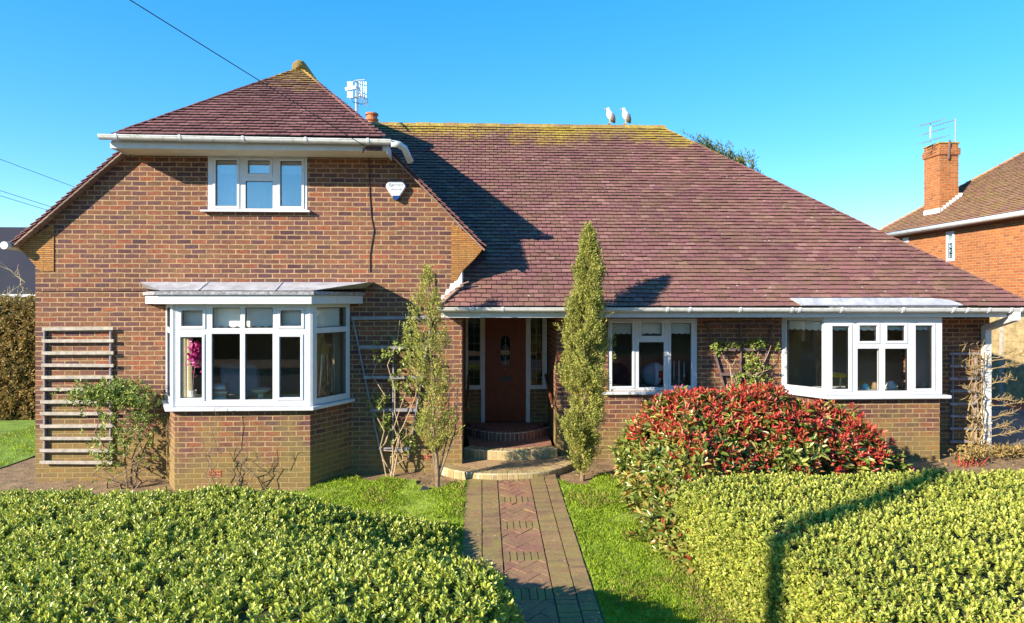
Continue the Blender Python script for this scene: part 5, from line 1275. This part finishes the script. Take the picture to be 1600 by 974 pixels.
# ================================================================ SURROUNDINGS
# right neighbour
NX, NZ, ND0, ND1 = 14.0, 5.07, 9.5, 22.67
nb = thing('neighbour_house', 'orange brick house with mossy tiled roof beyond the driveway on the right', 'house', (18.5, 16, .2))
wins = [(W(1478, 410, 10), W(1492, 362, 10)), (W(1411, 379, 10), W(1420, 371, 10))]
def onX(px, py):
    k = math.tan(math.atan((px - 800) / F) + TH); D = NX / k; return D, WZ(px, py, D)
wl = MB(); hol = []; wr = []
for (xa, xb_, ya, yb) in ((1478.5, 1492, 362, 409), (1411, 1420.5, 371.5, 380)):
    Da, _ = onX(xa, ya); Db, _ = onX(xb_, ya); z1 = onX((xa + xb_) / 2, ya)[1]; z0 = onX((xa + xb_) / 2, yb)[1]; r_ = rect(Db, Da, z0, z1); wr.append((Db, Da, z0, z1)); hol.append(r_)
wl.prism(rect(ND0, ND1, -.2, NZ - .1), (NX, 0, 0), vy, uz, (.25, 0, 0), hol); wl.box(NX + .25, 23, ND0, ND0 + .25, -.2, NZ - .1); wl.box(NX + .25, 23, ND1 - .25, ND1, -.2, NZ - .1); wl.build('wall', M['brick_far'], nb)
for (a, b, z0, z1) in wr:
    n_in = Vector((1, 0, 0)); window(nb, (NX - .02, 0, 0), vy, (a + .01, b - .01, z0 + .01, z1), [(a + .08, b - .08, z0 + .09, z1 - .35 if z1 - z0 > .6 else z1 - .08, 0)] + ([(a + .1, b - .1, z1 - .26, z1 - .1, 0)] if z1 - z0 > .6 else []), nin=n_in, thick=.06)
cb = MB(); cb.quad((NX + .1, wr[0][0], wr[0][2]), (NX + .1, wr[0][1], wr[0][2]), (NX + .1, wr[0][1], wr[0][3]), (NX + .1, wr[0][0], wr[0][3])); cb.build('blind', M['blind'], nb)
nr = MB(); tan_n = .75; NE = NX - .32; run = 4.9
Sn = Vector((1, 0, tan_n)); ln = Sn.length * run
def nbnd(s): t = s / ln * run; return ND0 - .3 + t, ND1 + .3 - t
tiles(nr, (NE, 0, NZ), vy, Sn, Vector((-tan_n, 0, 1)), nbnd, ln, gauge=.1, tw=.165, seed=12)
nro = nr.build('roof', [M['tile_far'], M['tile_edge']], nb, recalc=False)
nd2 = MB(); rzn = NZ + run * tan_n; nd2.add([(NE, ND0 - .3, NZ - .012), (NE, ND1 + .3, NZ - .012), (NE + run, ND1 + .3 - run, rzn - .012), (NE + run, ND0 - .3 + run, rzn - .012), (NE + 2 * run, ND0 - .3, NZ - .012), (NE + 2 * run, ND1 + .3, NZ - .012)], [(0, 1, 2, 3), (1, 5, 2), (0, 3, 4), (3, 2, 5, 4)]); nd2.build('roof_deck', M['tile_far'], nro, recalc=False)
hb2 = MB()
for i in range(40):
    a, b = Vector((NE, ND1 + .3, NZ + .03)), Vector((NE + run, ND1 + .3 - run, rzn + .03)); hb2.beam(a.lerp(b, i / 40) + Vector((0, 0, .02)), a.lerp(b, (i + 1.2) / 40), .16, .05)
hb2.build('hip_tiles', M['tile_far'], nro)
gt = MB(); gt.tube([(NE - .02, ND0 - .4, NZ - .06), (NE - .02, ND1 + .4, NZ - .06)], .075, 10); gt.build('gutter', M['upvc_g'], nb, smooth=True)
ns = MB(); ns.box(NE + .03, NX - .001, ND0 - .3, ND1 + .3, NZ - .14, NZ - .1); ns.build('soffit', M['wood_b'], nb)
nc_ = MB(); cx0, cx1, cy0, cy1 = 14.26, 14.86, 20.3, 21.05; nc_.box(cx0, cx1, cy0, cy1, NZ, 7.35); nc_.box(cx0 - .04, cx1 + .04, cy0 - .04, cy1 + .04, 7.35, 7.55); nc_.box(cx0, cx1, cy0, cy1, 7.55, 7.72); nco = nc_.build('chimney', M['brick_far'], nb)
nf = MB(); 
for i in range(7): nf.box(cx0 + i * .1, cx0 + i * .1 + .12, cy0 - .012, cy0 + .02, NZ + .40 + i * .075, NZ + .62 + i * .078)
nf.box(cx0 - .015, cx0 + .02, cy0 - .012, cy1, NZ + .42, NZ + .62); nf.build('flashing', M['mortar'], nco)
ch2 = MB(); ch2.box(cx0 - .03, cx1 + .03, cy0 - .03, cy1 + .03, 7.7, 7.74); ch2.build('chimney_cap', M['ridge'], nco)
t = thing('tv_aerial', 'grey stack of television aerials on the tall orange brick chimney', 'aerial', (14.9, 20.5, 7.7))
mm_ = MB(); xm, ym = cx1 + .12, 20.6; mm_.tube([(xm, ym, 6.95), (xm, ym, 8.55)], .025, 7); mm_.build('mast', M['alu'], t)
mm_ = MB()
for z in (7.1, 7.35): mm_.tube([(cx1, ym, z), (xm + .1, ym, z)], .02, 5)
mm_.tube([(cx0 + .3, cy0 - .03, 7.8), (cx0 + .24, cy0 - .05, 7.2)], .03, 5); mm_.build('bracket', M['wood_b'], t)
for (z, off) in ((8.52, .1), (8.25, 0), (7.98, .05)):
    mm_ = MB(); a, b = Vector((xm - 1.25 - off, ym - .3, z - .28)), Vector((xm - .2 - off, ym + .2, z + .05)); mm_.tube([a, b], .016, 5)
    for i in range(12): p = a.lerp(b, i / 11); mm_.tube([p + Vector((-.05, .22, 0)), p + Vector((.05, -.22, 0))], .009, 4)
    mm_.build('boom', M['alu'], t)
mm_ = MB(); mm_.tube([(xm, ym, 8.53), (xm - .75, ym, 8.3)], .014, 5); mm_.tube([(xm - .85, ym - .05, 7.75), (xm - .85, ym - .05, 8.4)], .014, 5); mm_.build('arm', M['alu'], t)
# fence by the drive
fn = thing('panel_fence', 'pale timber board fence beyond the driveway, upper part in sun', 'fence', (12.4, 16, .3))
for i in range(6):
    y0, y1 = 11.8 + i * 1.83, 11.8 + (i + 1) * 1.83; m_ = MB()
    for k in range(14): m_.box(12.4, 12.42 + .006 * (k % 2), y0 + .05, y1 - .05, .45 + k * .155, .45 + k * .155 + .15)
    m_.build('panel', simple('fence board', (.36, .27, .13), .9, .25, 9) if i == 0 else bpy.data.materials['fence board'], fn)
    m_ = MB(); m_.box(12.36, 12.46, y0 - .05, y0 + .05, .1, 2.7); m_.build('post', M['wood_w'], fn)
# left background
def hedge_box(name, label, x0, x1, y0, y1, z1, m, n, seed, l=.09, w=.045):
    rr = random.Random(seed); t = thing(name, label, 'hedge', ((x0 + x1) / 2, (y0 + y1) / 2, 0)); c = MB(); c.box(x0 + .15, x1 - .15, y0 + .15, y1 - .15, -.1, z1 - .15); c.build('inner_twigs', M['core'], t)
    P_, A_ = [], []
    for _ in range(n):
        f = rr.random()
        if f < .7: p = (rr.uniform(x0, x1), y0 + abs(rr.gauss(0, .08)), rr.uniform(0, z1)); a = (0, -1, .3)
        elif f < .85: p = (x1 - abs(rr.gauss(0, .08)), rr.uniform(y0, y1), rr.uniform(0, z1)); a = (1, 0, .3)
        else: p = (rr.uniform(x0, x1), rr.uniform(y0, y1), z1 + rr.gauss(0, .06)); a = (0, 0, 1)
        q = .12 * mn.noise(Vector(p) * 1.5); P_.append((p[0] + a[0] * q, p[1] + a[1] * q, p[2] + a[2] * q)); A_.append((a[0] + rr.gauss(0, .5), a[1] + rr.gauss(0, .5), a[2] + rr.gauss(0, .5)))
    p, d, nn, l_, w_ = shoots(np.array(P_), np.array(A_), 6, .08, l, w); leaf_obj('foliage', p, d, nn, l_, w_, m, None, t); return t
hedge_box('tall_hedge', 'tall brown-green clipped hedge behind the far lawn on the left', -16.5, -9.6, 16.2, 17.6, 2.78, M['leaf_dry'], 6500, 51)
dk_ = thing('dark_roofed_house', 'dark roofed house with red brick wall beyond the left hedge', 'house', (-23, 32, 0))
m_ = MB(); m_.box(-34, -17.5, 30, 38, -.2, 3.2); m_.box(-34.5, -25.2, 27, 30, -.2, 3.2); m_.build('wall', M['brick_far'], dk_)
m_ = MB(); m_.add([(-34.6, 29.5, 3.0), (-17.0, 29.5, 3.0), (-17.0, 34, 6.4), (-34.6, 34, 6.4), (-34.6, 38.5, 3.0), (-17.0, 38.5, 3.0)], [(0, 1, 2, 3), (3, 2, 5, 4), (1, 5, 2), (0, 3, 4)]); m_.build('roof', M['tile_dark'], dk_, recalc=False)
m_ = MB(); m_.tube([(-34.7, 29.45, 3.0), (-16.9, 29.45, 3.0)], .08, 8); m_.build('gutter', M['upvc_g'], dk_)
for x in (-20.2, -22.6): window(dk_, (0, 29.98, 0), ux, (x, x + 1.3, 1.4, 2.8), [(x + .1, x + .6, 1.5, 2.7, 0), (x + .7, x + 1.2, 1.5, 2.7, 0)], thick=.03)
def branch_tree(t, base, h, r, m, seed, levels=4, spread=.6, twigs=None):
    rr = random.Random(seed); mb = MB(); tips = []
    def grow(p, d, l, r0, lv):
        pts = [p]; 
        for i in range(4): d = (d + Vector((rr.gauss(0, .12), rr.gauss(0, .12), rr.gauss(.03, .08)))).normalized(); pts.append(pts[-1] + d * l / 4)
        mb.tube(pts, list(np.linspace(r0, r0 * .6, 5)), 6 if lv > 2 else 4)
        tips.append(pts[-1])
        if lv > 0:
            for _ in range(rr.randint(3, 4)):
                i = rr.randint(2, 4); nd_ = (d + Vector((rr.gauss(0, spread), rr.gauss(0, spread), rr.gauss(.1, .35)))).normalized(); grow(pts[i], nd_, l * rr.uniform(.55, .75), r0 * .55, lv - 1)
    grow(Vector(base), Vector((.05, 0, 1)), h * .4, r, levels); mb.build('trunk', m, t); return tips
bt = thing('bare_tree', 'bare winter tree with pale branches above the left hedge', 'tree', (-14.9, 22, 0)); branch_tree(bt, (-14.9, 22, 0), 4.6, .09, M['bark_p'], 61, 4, .8)
# tree behind the hip
et = thing('evergreen_tree', 'evergreen tree whose branch tips show above the right roof hip', 'tree', (9.5, 24, 0)); m_ = MB(); m_.tube([(9.5, 24, 0), (9.4, 24, 4), (9.3, 24, 8.0)], [.25, .18, .05], 8); P_, A_ = [], []
rr = random.Random(9)
for (px, py) in ((1085, 222), (1098, 226), (1108, 222), (1118, 238), (1128, 240), (1140, 240), (1150, 250), (1162, 246), (1166, 256), (1092, 234), (1120, 252), (1140, 256), (1105, 244), (1076, 222), (1150, 262), (1160, 268)):
    e = W(px, py, 23 + rr.uniform(-1, 1)); s_ = Vector((9.3, 24, max(3, e.z - 1.6))); m_.tube([s_, s_.lerp(e, .5) + Vector((0, 0, -.1)), e], [.05, .03, .008], 5)
    for _ in range(70):
        f = rr.uniform(.35, 1.0); p = s_.lerp(e, f) + Vector((rr.gauss(0, .2), rr.gauss(0, .25), rr.gauss(-.05, .14))); P_.append(p); A_.append((e - s_).normalized() + Vector((rr.gauss(0, .4), rr.gauss(0, .4), rr.gauss(.1, .3))))
for _ in range(900): th = rr.uniform(0, 6.28); z = rr.uniform(1.5, 7.0); q = (1.9 - z * .12) * rr.random() ** .5; P_.append((9.35 + q * math.cos(th), 24 + q * math.sin(th), z)); A_.append((math.cos(th), math.sin(th), .3))
m_.build('trunk', M['bark'], et); p, d, nn, l_, w_ = shoots(np.array(P_), np.array(A_), 7, .3, .2, .035, .2, .8); leaf_obj('crown', p, d, nn, l_, w_, M['leaf_tree'], None, et, simple_leaf=True)

# cables and pole
def cable(label, a, b, sag, r=.012, n=18):
    a, b = Vector(a), Vector(b); m = MB(); m.tube([a.lerp(b, i / n) + Vector((0, 0, -sag * 4 * (i / n) * (1 - i / n))) for i in range(n + 1)], r, 5); o = m.build('overhead_cable', M['cable']); tag(o, label, 'cable', 'overhead cables'); return o
pole = Vector((-10.66, -3.2, gz(-9, -3.2))); pt = Vector((pole.x, pole.y, 9.12))
t = thing('telegraph_pole', 'tall brown telegraph pole by the pavement behind the viewer', 'pole', pole)
m_ = MB(); m_.tube([pole, Vector((pole.x, pole.y, 10.1))], [.16, .115], 12); m_.build('shaft', M['wood_b'], t)
m_ = MB(); m_.tube([pt + Vector((-.16, 0, 0)), pt + Vector((.16, 0, 0))], .03, 6); m_.build('crosspiece', M['wood_g'], t)
cable('black cable running from the gable eaves up out of the sky', W(574, 231, FY - .03), pt, .04, .006)
for (x0_, y0_, x1_, y1_, lab) in ((0, 249, 115, 292, 'highest of three thin cables in the sky left of the gable'), (0, 298, 78, 323, 'middle of three thin cables in the sky left of the gable'), (0, 306, 72, 328, 'lowest of three thin cables in the sky left of the gable')):
    a, b = W(x0_, y0_, 24), W(x1_, y1_, 27); dv = b - a; cable(lab, a - dv * 4, b + dv * 2.2, .0, .009)
for k_, (dx, lab) in enumerate(((0, 'street cable running to the right from the telegraph pole'), (-.12, 'street cable running from the telegraph pole, lower one'))): cable(lab, pt + Vector((dx, 0, -k_ * .5)), (34, -6, 8.2 - k_ * .8), .5)
# houses across the road (seen only as reflections and beyond the viewer)
oh = thing('opposite_house', 'brick house across the road with a wide brown tiled roof', 'house', (4, -24, -.5))
m_ = MB(); m_.box(-4, 14, -30, -22, -.6, 4.6); m_.build('wall', M['brick'], oh)
m_ = MB(); m_.add([(-4.5, -21.5, 4.5), (14.5, -21.5, 4.5), (14.5, -30.5, 4.5), (-4.5, -30.5, 4.5), (-1, -26, 8.2), (11, -26, 8.2)], [(0, 1, 5, 4), (1, 2, 5), (2, 3, 4, 5), (3, 0, 4)]); m_.build('roof', M['brick'], oh)
for x in (-2.5, 2, 6.5, 10.5):
    for z in (.6, 3.0): window(oh, (0, -21.99, 0), -ux, (-x - 1.6, -x, z, z + 1.2), [(-x - 1.5, -x - .85, z + .1, z + 1.1, 0), (-x - .75, -x - .1, z + .1, z + 1.1, 0)], thick=.05)
hedge_box('roadside_hedge', 'tall clipped hedge along the far side of the road', -30, 30, -15, -13.5, 1.6, M['leaf_dry'], 3000, 53, .14, .07)
for i, x in enumerate((-34, 24, 33)):
    t = thing('street_tree', ['leafy roadside tree far left across the road', 'leafy roadside tree right of the opposite house', 'leafy roadside tree farthest right across the road'][i], 'tree', (x, -20, -.5)); rr = random.Random(70 + i); m_ = MB(); m_.tube([(x, -20, -.5), (x, -20, 4)], [.2, .1], 8); m_.build('trunk', M['bark'], t)
    P_ = np.array([Vector((rr.gauss(0, 1.8), rr.gauss(0, 1.8), rr.gauss(0, 1.5))) + Vector((x, -20, 4.2)) for _ in range(700)]); p, d, nn, l_, w_ = shoots(P_, RN.normal(size=(700, 3)), 6, .3, .3, .16); leaf_obj('crown', p, d, nn, l_, w_, M['leaf_tree'], None, t, simple_leaf=True)

# ================================================================ LIGHT, SKY, CAMERA
w = bpy.data.worlds.new('World'); scene.world = w; w.use_nodes = True; nt = w.node_tree
bg = nt.nodes['Background']; sky = nt.nodes.new('ShaderNodeTexSky'); sky.sky_type = 'NISHITA'; sky.sun_disc = False
el_ = math.asin(SUNV.z); rot = math.atan2(SUNV.x, SUNV.y)
sky.sun_elevation = el_; sky.sun_rotation = rot; sky.altitude = 2200; sky.air_density = 1.0; sky.dust_density = 0; sky.ozone_density = 2.6
hs_ = nt.nodes.new('ShaderNodeHueSaturation'); hs_.inputs['Saturation'].default_value = 1.75; hs_.inputs['Value'].default_value = 1.6
gm_ = nt.nodes.new('ShaderNodeGamma'); gm_.inputs['Gamma'].default_value = .62; nt.links.new(sky.outputs[0], gm_.inputs['Color']); nt.links.new(gm_.outputs[0], hs_.inputs['Color']); nt.links.new(hs_.outputs[0], bg.inputs['Color']); bg.inputs['Strength'].default_value = .15
ld_ = bpy.data.lights.new('sun', 'SUN'); ld_.energy = 5.0; ld_.angle = rad(.5); ld_.color = (1.0, .90, .74)
so_ = bpy.data.objects.new('sun', ld_); C.objects.link(so_); so_.rotation_euler = (-SUNV).to_track_quat('-Z', 'Y').to_euler(); so_.location = SUNV * 40
cd = bpy.data.cameras.new('camera'); cam = bpy.data.objects.new('camera', cd); C.objects.link(cam); scene.camera = cam
cam.location = (0, 0, CZ); cam.rotation_euler = (rad(90), 0, -TH)
cd.sensor_width = 36; cd.lens = F / 1600 * 36; cd.shift_y = -(487 - HOR) / 1600; cd.clip_start = .05; cd.clip_end = 3000
vs_ = scene.view_settings; vs_.view_transform = 'Standard'; vs_.look = 'None'; vs_.exposure = 1.2; vs_.gamma = 1; vs_.use_curve_mapping = False
scene.cycles.max_bounces = 8; scene.cycles.transparent_max_bounces = 16
